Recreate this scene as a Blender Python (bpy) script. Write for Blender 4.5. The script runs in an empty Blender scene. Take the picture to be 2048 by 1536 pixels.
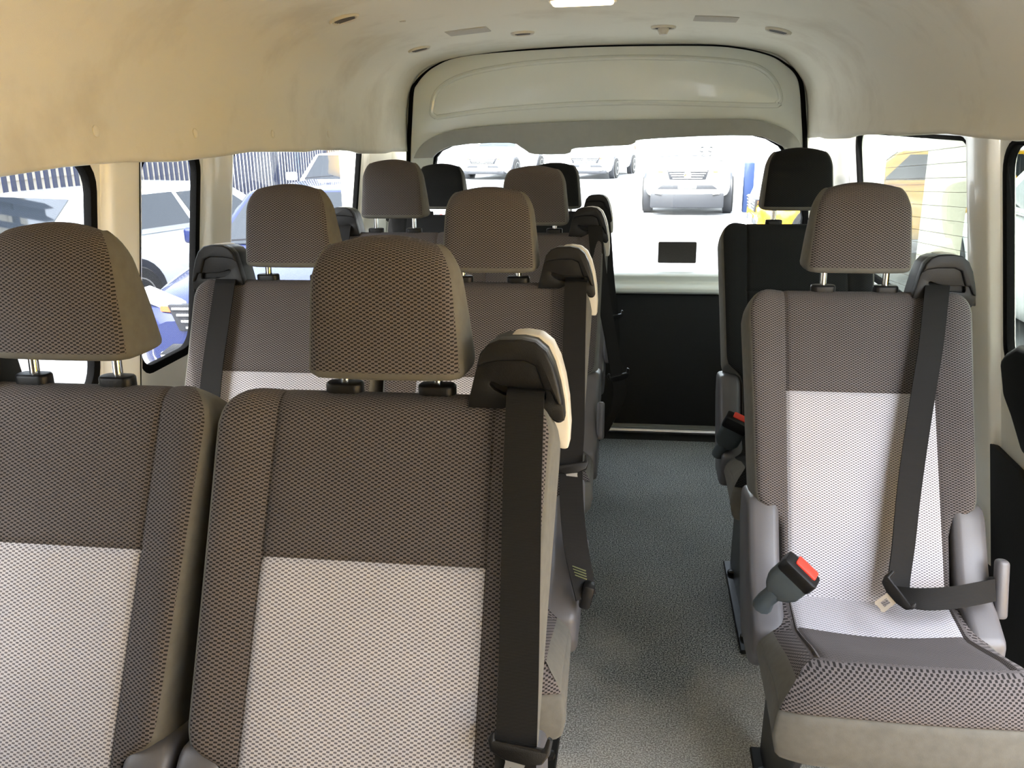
import bpy, bmesh, math, random
from mathutils import Vector, Matrix
from mathutils.bvhtree import BVHTree
random.seed(7)
C = bpy.context.scene.collection
sc = bpy.context.scene
PI = math.pi

# ------------------------------------------------------------------ camera
F, YAW, PIT, ROL, CAMZ = 1761.6, 0.140859, 0.2921493, -0.01469, 1.36
fw = Vector((-math.sin(YAW)*math.cos(PIT), math.cos(YAW)*math.cos(PIT), -math.sin(PIT)))
r0 = Vector((math.cos(YAW), math.sin(YAW), 0)); u0 = r0.cross(fw)
RV = math.cos(ROL)*r0 + math.sin(ROL)*u0
UV = -math.sin(ROL)*r0 + math.cos(ROL)*u0
CO = Vector((0, 0, CAMZ))
cam = bpy.data.objects.new('camera', bpy.data.cameras.new('camera')); C.objects.link(cam)
m = Matrix((RV, UV, -fw)).transposed().to_4x4(); m.translation = CO
cam.matrix_world = m
cam.data.sensor_width = 36; cam.data.lens = 36*F/2048; cam.data.clip_start = .02; cam.data.clip_end = 500
sc.camera = cam
def ray(x, y): return fw + RV*((x-1024)/F) + UV*((768-y)/F)
def at(x, y, X=None, Y=None, Z=None):          # measured photo point -> place in the van, on a known plane
    d = ray(x, y)
    t = (X-CO.x)/d.x if X is not None else (Y-CO.y)/d.y if Y is not None else (Z-CO.z)/d.z
    return CO + d*t
def onplane(x, y, p0, n):
    d = ray(x, y); return CO + d*((Vector(p0)-CO).dot(n)/d.dot(n))

# ------------------------------------------------------------------ materials
def lin(c): return tuple(((v/255)/12.92 if v/255 <= .04045 else ((v/255+.055)/1.055)**2.4) for v in c) + (1,)
def mat(name, col, rough=.6, metal=0, noise=0, nscale=40, bump=0, bscale=200, spec=.5, coat=0, sheen=0, col2=None, emit=None, estr=0):
    M = bpy.data.materials.new(name); M.use_nodes = True
    nt = M.node_tree; b = nt.nodes['Principled BSDF']
    b.inputs['Base Color'].default_value = lin(col)
    b.inputs['Roughness'].default_value = rough; b.inputs['Metallic'].default_value = metal
    b.inputs['Specular IOR Level'].default_value = spec
    b.inputs['Coat Weight'].default_value = coat; b.inputs['Coat Roughness'].default_value = .04
    b.inputs['Sheen Weight'].default_value = sheen
    if emit: b.inputs['Emission Color'].default_value = lin(emit); b.inputs['Emission Strength'].default_value = estr
    tc = nt.nodes.new('ShaderNodeTexCoord')
    if noise or col2:
        n = nt.nodes.new('ShaderNodeTexNoise'); n.inputs['Scale'].default_value = nscale; n.inputs['Detail'].default_value = 5
        nt.links.new(tc.outputs['Object'], n.inputs['Vector'])
        r = nt.nodes.new('ShaderNodeValToRGB')
        a = lin(col); c2 = lin(col2) if col2 else tuple(v*(1-noise) for v in a[:3])+(1,)
        r.color_ramp.elements[0].color = c2; r.color_ramp.elements[1].color = a
        r.color_ramp.elements[0].position = .35; r.color_ramp.elements[1].position = .65
        nt.links.new(n.outputs['Fac'], r.inputs['Fac']); nt.links.new(r.outputs['Color'], b.inputs['Base Color'])
    if bump:
        n2 = nt.nodes.new('ShaderNodeTexNoise'); n2.inputs['Scale'].default_value = bscale; n2.inputs['Detail'].default_value = 3
        nt.links.new(tc.outputs['Object'], n2.inputs['Vector'])
        bp = nt.nodes.new('ShaderNodeBump'); bp.inputs['Strength'].default_value = bump; bp.inputs['Distance'].default_value = .002
        nt.links.new(n2.outputs['Fac'], bp.inputs['Height']); nt.links.new(bp.outputs['Normal'], b.inputs['Normal'])
    return M
def fabric(name, cA, cB, p=.0088, q=.0052, rough=.85):
    """woven cloth: staggered dashes, laid out in metres along the cloth (UV)"""
    M = bpy.data.materials.new(name); M.use_nodes = True
    nt = M.node_tree; b = nt.nodes['Principled BSDF']; N = nt.nodes.new; L = nt.links.new
    b.inputs['Roughness'].default_value = rough; b.inputs['Specular IOR Level'].default_value = .12; b.inputs['Sheen Weight'].default_value = .03
    uv = N('ShaderNodeUVMap'); uv.uv_map = 'UVMap'
    sp = N('ShaderNodeSeparateXYZ'); L(uv.outputs['UV'], sp.inputs[0])
    def mt(op, a, bb=None):
        n = N('ShaderNodeMath'); n.operation = op
        for i, v in enumerate((a, bb)):
            if v is None: continue
            if isinstance(v, (int, float)): n.inputs[i].default_value = v
            else: L(v, n.inputs[i])
        return n.outputs[0]
    su = mt('SINE', mt('MULTIPLY', sp.outputs[0], 2*PI/p)); sv = mt('SINE', mt('MULTIPLY', sp.outputs[1], 2*PI/q))
    su = mt('DIVIDE', su, mt('SQRT', mt('ADD', mt('MULTIPLY', su, su), .12)))      # dashes longer than tall
    s = mt('MULTIPLY', su, sv)
    mr = N('ShaderNodeMapRange'); mr.interpolation_type = 'SMOOTHSTEP'
    mr.inputs['From Min'].default_value = .02; mr.inputs['From Max'].default_value = .38
    L(s, mr.inputs['Value'])
    mx = N('ShaderNodeMix'); mx.data_type = 'RGBA'
    mx.inputs[6].default_value = lin(cA); mx.inputs[7].default_value = lin(cB)
    L(mr.outputs[0], mx.inputs[0])
    tc = N('ShaderNodeTexCoord'); nz = N('ShaderNodeTexNoise'); nz.inputs['Scale'].default_value = 9
    L(tc.outputs['Object'], nz.inputs['Vector'])
    hs = N('ShaderNodeHueSaturation'); L(mx.outputs[2], hs.inputs['Color'])
    m2 = N('ShaderNodeMapRange'); m2.inputs['To Min'].default_value = .9; m2.inputs['To Max'].default_value = 1.1
    L(nz.outputs['Fac'], m2.inputs['Value']); L(m2.outputs[0], hs.inputs['Value'])
    L(hs.outputs[0], b.inputs['Base Color'])
    bp = N('ShaderNodeBump'); bp.inputs['Strength'].default_value = .35; bp.inputs['Distance'].default_value = .0012; bp.invert = True
    L(mr.outputs[0], bp.inputs['Height']); L(bp.outputs[0], b.inputs['Normal'])
    return M
def glassmat(name, tint=(1, 1, 1), haze=0, ior=1.45):
    M = bpy.data.materials.new(name); M.use_nodes = True; nt = M.node_tree; nt.nodes.clear(); N = nt.nodes.new; L = nt.links.new
    o = N('ShaderNodeOutputMaterial'); mx = N('ShaderNodeMixShader'); t = N('ShaderNodeBsdfTransparent'); g = N('ShaderNodeBsdfGlossy')
    t.inputs[0].default_value = tint+(1,); g.inputs['Roughness'].default_value = 0; g.inputs[0].default_value = (1, 1, 1, 1)
    fr = N('ShaderNodeFresnel'); ge = N('ShaderNodeNewGeometry'); mr = N('ShaderNodeMapRange')      # same reflectance from either face of the pane
    mr.inputs['To Min'].default_value = ior; mr.inputs['To Max'].default_value = 1/ior
    L(ge.outputs['Backfacing'], mr.inputs['Value']); L(mr.outputs[0], fr.inputs[0])
    hf = N('ShaderNodeMath'); hf.operation = 'MULTIPLY'; hf.inputs[1].default_value = .5      # the pane has two faces
    L(fr.outputs[0], hf.inputs[0]); L(hf.outputs[0], mx.inputs[0]); L(t.outputs[0], mx.inputs[1]); L(g.outputs[0], mx.inputs[2])
    if haze:
        d = N('ShaderNodeBsdfTranslucent'); d.inputs[0].default_value = (.9, .92, 1, 1)
        m2 = N('ShaderNodeMixShader'); m2.inputs[0].default_value = haze
        L(mx.outputs[0], m2.inputs[1]); L(d.outputs[0], m2.inputs[2]); L(m2.outputs[0], o.inputs[0])
    else: L(mx.outputs[0], o.inputs[0])
    return M
def carpetmat():
    M = bpy.data.materials.new('carpet'); M.use_nodes = True; nt = M.node_tree; b = nt.nodes['Principled BSDF']; N = nt.nodes.new; L = nt.links.new
    b.inputs['Roughness'].default_value = .95; b.inputs['Specular IOR Level'].default_value = .1
    tc = N('ShaderNodeTexCoord')
    n = N('ShaderNodeTexNoise'); n.inputs['Scale'].default_value = 260; n.inputs['Detail'].default_value = 5; n.inputs['Roughness'].default_value = .75
    L(tc.outputs['Object'], n.inputs['Vector'])
    r = N('ShaderNodeValToRGB'); e = r.color_ramp.elements
    e[0].position = .42; e[0].color = lin((40, 45, 47)); e[1].position = .58; e[1].color = lin((205, 208, 206))
    x = e.new(.5); x.color = lin((128, 134, 135))
    L(n.outputs['Fac'], r.inputs['Fac'])
    n3 = N('ShaderNodeTexNoise'); n3.inputs['Scale'].default_value = 4; n3.inputs['Detail'].default_value = 3
    L(tc.outputs['Object'], n3.inputs['Vector'])
    hs = N('ShaderNodeHueSaturation'); mr = N('ShaderNodeMapRange'); mr.inputs['To Min'].default_value = .75; mr.inputs['To Max'].default_value = 1.2
    L(n3.outputs['Fac'], mr.inputs['Value']); L(mr.outputs[0], hs.inputs['Value'])
    # brighter light on the front floor painted into the carpet, ragged edge
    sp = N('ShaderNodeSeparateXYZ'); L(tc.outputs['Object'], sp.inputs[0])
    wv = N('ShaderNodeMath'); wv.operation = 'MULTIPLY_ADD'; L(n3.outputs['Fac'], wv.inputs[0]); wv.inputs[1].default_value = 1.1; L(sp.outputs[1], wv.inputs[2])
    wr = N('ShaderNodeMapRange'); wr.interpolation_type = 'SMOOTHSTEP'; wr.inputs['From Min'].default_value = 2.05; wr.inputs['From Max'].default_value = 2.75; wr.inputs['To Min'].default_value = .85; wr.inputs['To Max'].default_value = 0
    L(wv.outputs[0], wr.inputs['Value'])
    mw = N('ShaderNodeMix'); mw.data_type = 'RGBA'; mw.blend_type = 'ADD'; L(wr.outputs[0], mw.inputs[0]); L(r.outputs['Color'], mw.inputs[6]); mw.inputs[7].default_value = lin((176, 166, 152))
    L(mw.outputs[2], hs.inputs['Color']); L(hs.outputs[0], b.inputs['Base Color'])
    bp = N('ShaderNodeBump'); bp.inputs['Strength'].default_value = .8; bp.inputs['Distance'].default_value = .004
    L(n.outputs['Fac'], bp.inputs['Height']); L(bp.outputs[0], b.inputs['Normal'])
    return M
def linermat():
    M = mat('headliner', (222, 216, 200), rough=.95, spec=.1, bump=.25, bscale=900)
    nt = M.node_tree; b = nt.nodes['Principled BSDF']; N = nt.nodes.new; L = nt.links.new
    tc = N('ShaderNodeTexCoord')
    n = N('ShaderNodeTexNoise'); n.inputs['Scale'].default_value = 3.2; n.inputs['Detail'].default_value = 6; n.inputs['Roughness'].default_value = .6
    L(tc.outputs['Object'], n.inputs['Vector'])
    r = N('ShaderNodeValToRGB'); e = r.color_ramp.elements
    e[0].position = .32; e[0].color = lin((216, 208, 189)); e[1].position = .5; e[1].color = lin((230, 224, 207))
    L(n.outputs['Fac'], r.inputs['Fac']); L(r.outputs['Color'], b.inputs['Base Color'])
    return M
M_dark = fabric('dark_weave', (99, 93, 92), (38, 35, 34))
M_light = fabric('light_weave', (188, 186, 190), (106, 103, 107))
M_dark_shade = fabric('shaded_weave', (36, 36, 36), (22, 22, 22))  # seat cloth copy with the shade on the back seats put into its colour
M_side = mat('side_cloth', (98, 96, 90), rough=.9, spec=.12, noise=.12, nscale=60, bump=.15, bscale=700, sheen=.05)
M_black = mat('black_plastic', (17, 16, 16), rough=.42, spec=.3, bump=.18, bscale=900)
M_greyp = mat('grey_plastic', (88, 86, 88), rough=.42, noise=.08, nscale=8, bump=.1, bscale=800)
M_backing = mat('pale_plastic', (196, 190, 176), rough=.45, noise=.05, nscale=20)
M_chrome = mat('chrome', (235, 235, 235), rough=.08, metal=1, noise=.03, nscale=30)
M_steel = mat('steel', (225, 225, 228), rough=.28, metal=.9, noise=.05, nscale=60)
M_frame = mat('black_steel', (24, 23, 22), rough=.35, metal=.3, noise=.2, nscale=25)
M_red = mat('red_plastic', (214, 62, 48), rough=.4, noise=.05, nscale=30)
M_buckle = mat('buckle_plastic', (70, 78, 82), rough=.5, noise=.1, nscale=50, bump=.1)
M_stain = mat('white_scuff', (214, 210, 206), rough=.7, noise=.1)
def beltmat():
    M = mat('belt_webbing', (27, 26, 25), rough=.75, spec=.15)
    nt = M.node_tree; b = nt.nodes['Principled BSDF']
    tc = nt.nodes.new('ShaderNodeTexCoord'); w = nt.nodes.new('ShaderNodeTexWave'); w.wave_type = 'BANDS'; w.bands_direction = 'Z'
    w.inputs['Scale'].default_value = 260; nt.links.new(tc.outputs['Object'], w.inputs['Vector'])
    bp = nt.nodes.new('ShaderNodeBump'); bp.inputs['Strength'].default_value = .25; bp.inputs['Distance'].default_value = .0006
    nt.links.new(w.outputs['Fac'], bp.inputs['Height']); nt.links.new(bp.outputs[0], b.inputs['Normal'])
    return M
M_belt = beltmat()
M_stitch = mat('green_stitching', (120, 122, 84), rough=.8, noise=.1)
M_paint = mat('cream_paint', (247, 245, 234), rough=.3, spec=.5, coat=.25, noise=.03, nscale=5)
M_gate = mat('gate_paint', (240, 244, 236), rough=.25, coat=.4, noise=.03, nscale=4)
M_liner = linermat()
M_carpet = carpetmat()
M_seal = mat('rubber_seal', (18, 18, 18), rough=.95, spec=.08, bump=.5, bscale=500)
M_header = mat('grey_trim', (166, 168, 162), rough=.65, noise=.05, nscale=30, bump=.15, bscale=900)
M_board = mat('black_board', (20, 20, 20), rough=.75, noise=.15, nscale=30, bump=.2, bscale=400)
M_glass = glassmat('clear_glass')
M_glassr = glassmat('green_tinted_glass', tint=(.58, .61, .57), ior=1.28)
M_glassl = glassmat('side_glass', tint=(.64, .65, .65))
M_glassb = glassmat('rear_glass', tint=(.86, .88, .87))
M_reflwire = mat('reflected_wire', (96, 84, 70), rough=.6, noise=.05)  # colour of the heater lines reflected in the right glass
M_stick = mat('dark_sticker', (62, 58, 55), rough=.75, noise=.2, nscale=300)
M_vent = mat('vent_plastic', (214, 207, 190), rough=.6, noise=.05, nscale=40)
M_patch = mat('grey_patch', (182, 175, 160), rough=.85, noise=.06, nscale=60)

# ------------------------------------------------------------------ mesh helpers
def mk(name, verts, faces, mats, parent=None, fm=None, uv=None, smooth=True, ang=40, link=True, mods=None):
    me = bpy.data.meshes.new(name)
    me.from_pydata([tuple(v) for v in verts], [], faces)
    if not isinstance(mats, (list, tuple)): mats = [mats]
    for x in mats: me.materials.append(x)
    if fm: me.polygons.foreach_set('material_index', fm)
    if uv:
        l = me.uv_layers.new(name='UVMap')
        for lp in me.loops: l.data[lp.index].uv = uv[lp.vertex_index]
    if smooth:
        me.shade_smooth(); me.set_sharp_from_angle(angle=math.radians(ang))
    me.update()
    return put(name, me, parent)
def put(name, me, parent=None):
    o = bpy.data.objects.new(name, me); C.objects.link(o)
    if parent: o.parent = parent
    return o
def bm_out(bm, name, mats, parent=None, smooth=True, ang=40):
    bmesh.ops.recalc_face_normals(bm, faces=bm.faces)
    me = bpy.data.meshes.new(name); bm.to_mesh(me); bm.free()
    if not isinstance(mats, (list, tuple)): mats = [mats]
    for x in mats: me.materials.append(x)
    if smooth: me.shade_smooth(); me.set_sharp_from_angle(angle=math.radians(ang))
    return put(name, me, parent)
def do_bevel(bm, w, seg=2, ang=30):
    if w <= 0: return
    bmesh.ops.recalc_face_normals(bm, faces=bm.faces)
    es = [e for e in bm.edges if len(e.link_faces) == 2 and e.calc_face_angle(0) > math.radians(ang)]
    bmesh.ops.bevel(bm, geom=es, offset=w, offset_type='OFFSET', segments=seg, profile=.5, affect='EDGES', clamp_overlap=True)
def add_prism(bm, pts, fn, w0, w1):
    a = [bm.verts.new(fn(u, v, w0)) for u, v in pts]; b = [bm.verts.new(fn(u, v, w1)) for u, v in pts]
    n = len(pts); bm.faces.new(a[::-1]); bm.faces.new(b)
    for i in range(n): bm.faces.new((a[i], a[(i+1) % n], b[(i+1) % n], b[i]))
def prism(name, pts, fn, w0, w1, mats, parent=None, bev=0, seg=2, ang=30, sm=40):
    bm = bmesh.new(); add_prism(bm, pts, fn, w0, w1); do_bevel(bm, bev, seg, ang)
    return bm_out(bm, name, mats, parent, ang=sm)
def add_box(bm, c, s, rot=None):
    M = Matrix.Translation(c) @ (rot.to_4x4() if rot else Matrix()) @ Matrix.Diagonal((s[0], s[1], s[2], 1))
    bmesh.ops.create_cube(bm, size=1, matrix=M)
def box(name, c, s, mats, parent=None, bev=0, seg=2, rot=None):
    bm = bmesh.new(); add_box(bm, c, s, rot); do_bevel(bm, bev, seg)
    return bm_out(bm, name, mats, parent)
def add_tube(bm, path, r, n=10, closed=False, cap=True):
    path = [Vector(p) for p in path]; rings = []
    k = len(path); up = None
    for i, p in enumerate(path):
        a = path[(i-1) % k] if (i > 0 or closed) else p; b = path[(i+1) % k] if (i < k-1 or closed) else p
        t = (b-a).normalized()
        if up is None: up = t.orthogonal().normalized()
        up = (up - t*up.dot(t)).normalized(); sd = t.cross(up)
        rr = r[i] if isinstance(r, (list, tuple)) else r
        rings.append([bm.verts.new(p + (up*math.cos(2*PI*j/n) + sd*math.sin(2*PI*j/n))*rr) for j in range(n)])
    for i in range(k if closed else k-1):
        A, B = rings[i], rings[(i+1) % k]
        for j in range(n): bm.faces.new((A[j], A[(j+1) % n], B[(j+1) % n], B[j]))
    if not closed and cap: bm.faces.new(rings[0][::-1]); bm.faces.new(rings[-1])
def tube(name, path, r, mats, parent=None, n=10, closed=False):
    bm = bmesh.new(); add_tube(bm, path, r, n, closed); return bm_out(bm, name, mats, parent)
def add_lathe(bm, prof, M, n=28, cap0=True, cap1=True):
    rings = [[bm.verts.new(M @ Vector((r*math.cos(2*PI*j/n), r*math.sin(2*PI*j/n), z))) for j in range(n)] for r, z in prof]
    for A, B in zip(rings, rings[1:]):
        for j in range(n): bm.faces.new((A[j], A[(j+1) % n], B[(j+1) % n], B[j]))
    if cap0: bm.faces.new(rings[0][::-1])
    if cap1: bm.faces.new(rings[-1])
def lathe(name, prof, M, mats, parent=None, n=28):
    bm = bmesh.new(); add_lathe(bm, prof, M, n); return bm_out(bm, name, mats, parent)
def rrect(x0, x1, y0, y1, r, n=6):
    out = []
    for cx, cy, a0 in ((x1-r, y1-r, 0), (x0+r, y1-r, 90), (x0+r, y0+r, 180), (x1-r, y0+r, 270)):
        for i in range(n+1):
            a = math.radians(a0+90*i/n); out.append((cx+r*math.cos(a), cy+r*math.sin(a)))
    return out
def plate(name, outline, holes, fn, w0, w1, mats, parent=None, bev=0):
    bm = bmesh.new(); edges = []; loops = []
    for lp in [outline]+holes:
        vs = [bm.verts.new((u, v, 0)) for u, v in lp]; loops.append(vs)
        edges += [bm.edges.new((vs[i], vs[(i+1) % len(vs)])) for i in range(len(vs))]
    bmesh.ops.triangle_fill(bm, use_beauty=True, use_dissolve=False, edges=edges, normal=(0, 0, 1))
    vm = {}; base = list(bm.verts); bf = list(bm.faces)
    for v in base: vm[v] = bm.verts.new((v.co.x, v.co.y, 1))
    for f in bf: bm.faces.new([vm[v] for v in f.verts][::-1])
    for vs in loops:
        for i in range(len(vs)):
            a, b = vs[i], vs[(i+1) % len(vs)]; bm.faces.new((a, b, vm[b], vm[a]))
    for v in bm.verts:
        v.co = Vector(fn(v.co.x, v.co.y, w0 if v.co.z < .5 else w1))
    if bev:
        bmesh.ops.recalc_face_normals(bm, faces=bm.faces)
        es = [e for e in bm.edges if len(e.link_faces) == 2 and e.calc_face_angle(0) > math.radians(50)]
        bmesh.ops.bevel(bm, geom=es, offset=bev, segments=2, profile=.5, affect='EDGES', clamp_overlap=True)
    return bm_out(bm, name, mats, parent, ang=35)
def ribbon(name, rows, mats, parent=None, th=.0016, edge=True):
    """rows = [(left point, right point), ...] -> strap with thickness"""
    n = len(rows); V = []; Fc = []
    K = 5
    for i, (a, b) in enumerate(rows):
        a = Vector(a); b = Vector(b)
        p = Vector(rows[max(i-1, 0)][0])-Vector(rows[min(i+1, n-1)][0])
        nrm = (b-a).cross(p).normalized()
        for s in (1, -1):
            for k in range(K): V.append(a.lerp(b, k/(K-1)) + nrm*s*th)
    W = 2*K
    for i in range(n-1):
        for s in (0, 1):
            for k in range(K-1):
                q = (i*W+s*K+k, i*W+s*K+k+1, (i+1)*W+s*K+k+1, (i+1)*W+s*K+k); Fc.append(q if s == 0 else q[::-1])
        Fc.append((i*W, (i+1)*W, (i+1)*W+K, i*W+K)); Fc.append((i*W+K-1, i*W+2*K-1, (i+1)*W+2*K-1, (i+1)*W+K-1))
    for i in (0, n-1):
        for k in range(K-1): Fc.append((i*W+k, i*W+K+k, i*W+K+k+1, i*W+k+1))
    return mk(name, V, Fc, mats, parent, ang=50)
def smooth_path(pts, n=6):
    """Catmull-Rom through tuples of equal length"""
    P = [Vector(p) for p in pts]; out = []
    for i in range(len(P)-1):
        p0, p1, p2, p3 = P[max(i-1, 0)], P[i], P[i+1], P[min(i+2, len(P)-1)]
        for k in range(n):
            t = k/n
            out.append(.5*((2*p1)+(p2-p0)*t+(2*p0-5*p1+4*p2-p3)*t*t+(3*p1-p0-3*p2+p3)*t**3))
    out.append(P[-1]); return out
def interp(tab, x):
    if x <= tab[0][0]: return tab[0][1]
    for (a, b), (c, d) in zip(tab, tab[1:]):
        if x <= c: return b+(d-b)*(x-a)/(c-a)
    return tab[-1][1]
def sstep(a, b, x):
    t = min(max((x-a)/(b-a), 0), 1); return t*t*(3-2*t)
def gauss(x, w): return math.exp(-(x/w)**2)

def tag(o, label, cat, group=None, kind=None):
    o['label'] = label; o['category'] = cat
    if group: o['group'] = group
    if kind: o['kind'] = kind
    return o
def struct(o, label=None):
    o['kind'] = 'structure'
    if label: o['label'] = label; o['category'] = o.name.split('_')[0]
    return o
def empty(name, loc, label, cat, group=None, rot=(0, 0, 0)):
    o = bpy.data.objects.new(name, None); C.objects.link(o); o.location = loc; o.rotation_euler = rot; o.empty_display_size = .05
    return tag(o, label, cat, group)

# ------------------------------------------------------------------ seat
TH = math.radians(29.5); ST, CT = math.sin(TH), math.cos(TH); ZR = 1.0194     # height of the seat-back top above the floor
def SF(x, s, d): return (x, -ST*s-CT*d, ZR-CT*s+ST*d)         # seat-back frame: across, down the back, out of the back
INX = .143; INS = .222
HWT = [(0, .22), (.06, .22), (.14, .217), (.26, .213), (.43, .208), (.448, .203), (.458, .192), (.468, .176), (.48, .164), (.5, .158), (.66, .153)]
def split_mesh(V, Fc, UVs, sel):
    idx = {}; vv = []; ff = []; uu = []
    for f in Fc:
        if not sel(f): continue
        g = []
        for i in f[0]:
            if i not in idx: idx[i] = len(vv); vv.append(V[i]); uu.append(UVs[i])
            g.append(idx[i])
        ff.append((g, f[1]))
    return vv, [f[0] for f in ff], [f[1] for f in ff], uu
def backrest_data():
    inner = [-INX, -INX+.0015, -INX+.004, -INX+.01, -.11, -.08, -.05, -.02, 0, .02, .05, .08, .11, INX-.01, INX-.004, INX-.0015, INX]
    ot = [.02, .06, .14, .28, .42, .56, .68, .78, .84, .87, .9, .93, .965, 1]
    lev = [.04*(1-math.sin(math.radians(a))) for a in (90, 80, 70, 60, 50, 40, 30, 20, 10)] + [.04, .055, .075, .1, .12, .14, .16, .18, .2, .212, .217, .2195, .222, .2245, .227, .232, .245, .265, .29, .31, .33, .35, .37, .39, .41, .425, .435, .442, .448, .453, .458, .463, .468, .473, .48, .49, .5, .52, .54, .56, .58, .6, .62, .64]
    V = []; UVc = []; loops = []; nf = len(inner)+2*len(ot)
    SIDE = [.12, .3, .5, .7, .88]
    for s in lev:
        rx = .06; hw = interp(HWT, s)
        if s < rx: hw -= rx*(1-math.sqrt(max(0, 1-((rx-s)/rx)**2)))*.95
        ins = .04*(1-math.sqrt(max(0, 1-((.04-s)/.04)**2))) if s < .04 else 0
        xs = [-(INX+(hw-INX)*t) for t in ot[::-1]] + inner + [INX+(hw-INX)*t for t in ot]
        db = -.085+ins*.9
        def df(x, t):
            ax = abs(x); d = .023+.016*sstep(INX, INX+.05, ax)*(1-sstep(.44, .5, s)) - .004*(1-(min(ax, INX)/INX)**2)*sstep(.1, .3, s)
            d -= .0045*gauss(ax-INX, .0035)
            if ax < INX+.002: d -= .004*gauss(s-INS, .004)
            r = min(.016, hw*.2); e = ax-(hw-r)
            if e > 0: d -= r*(1-math.sqrt(max(0, 1-(e/r)**2)))*.9
            d -= .0018*gauss(t-.93, .02)
            return d-ins*.85
        row = []
        for i, x in enumerate(xs):
            t = ot[len(ot)-1-i] if i < len(ot) else (ot[i-len(ot)-len(inner)] if i >= len(ot)+len(inner) else 0)
            row.append((x, s, df(x, t), x))
        dl = row[-1][2]
        right = [(hw+.004*math.sin(PI*t), s, dl+(db-dl)*t, hw+(dl-db)*t) for t in SIDE]
        back = [(x*.97, s, db-.01*(1-(x/hw)**2), x+.6) for x in xs[::-1]]
        left = [(-hw-.004*math.sin(PI*t), s, dl+(db-dl)*t, -hw-(dl-db)*t) for t in SIDE[::-1]]
        lp = []
        for x, ss, d, u in row+right+back+left:
            lp.append(len(V)); V.append(SF(x, ss, d)); UVc.append((u, -ss+ins))
        loops.append(lp)
    N = len(loops[0]); Fc = []; no = len(ot); ni = len(inner)
    for k in range(len(lev)-1):
        sm = (lev[k]+lev[k+1])/2
        for j in range(N):
            a, b = loops[k][j], loops[k][(j+1) % N]; c, d = loops[k+1][(j+1) % N], loops[k+1][j]
            if j < nf-1:
                light = no <= j < no+ni-1 and sm > INS
                edge = j < 2 or j >= nf-1-2
                mi = 2 if light else (1 if edge else 0)
            else: mi = 1
            Fc.append(((a, d, c, b), mi))
    for i in range(nf-1):        # top strip joins front and rear
        f0, f1 = loops[0][i], loops[0][i+1]; b0 = loops[0][nf+len(SIDE)+nf-1-i]; b1 = loops[0][nf+len(SIDE)+nf-2-i]
        Fc.append(((f0, f1, b1, b0), 0 if 2 <= i < nf-3 else 1))
    def fan(lp):
        side = lp[nf:nf+len(SIDE)]; return side
    for lp, flip in ((loops[0], 0),):
        r = [lp[nf-1]]+lp[nf:nf+len(SIDE)]+[lp[nf+len(SIDE)]]; l = [lp[2*nf+len(SIDE)-1]]+lp[2*nf+len(SIDE):]+[lp[0]]
        Fc.append((tuple(r[::-1]), 1)); Fc.append((tuple(l[::-1]), 1))
    Fc.append((tuple(loops[-1]), 1))
    return V, Fc, UVc
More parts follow.
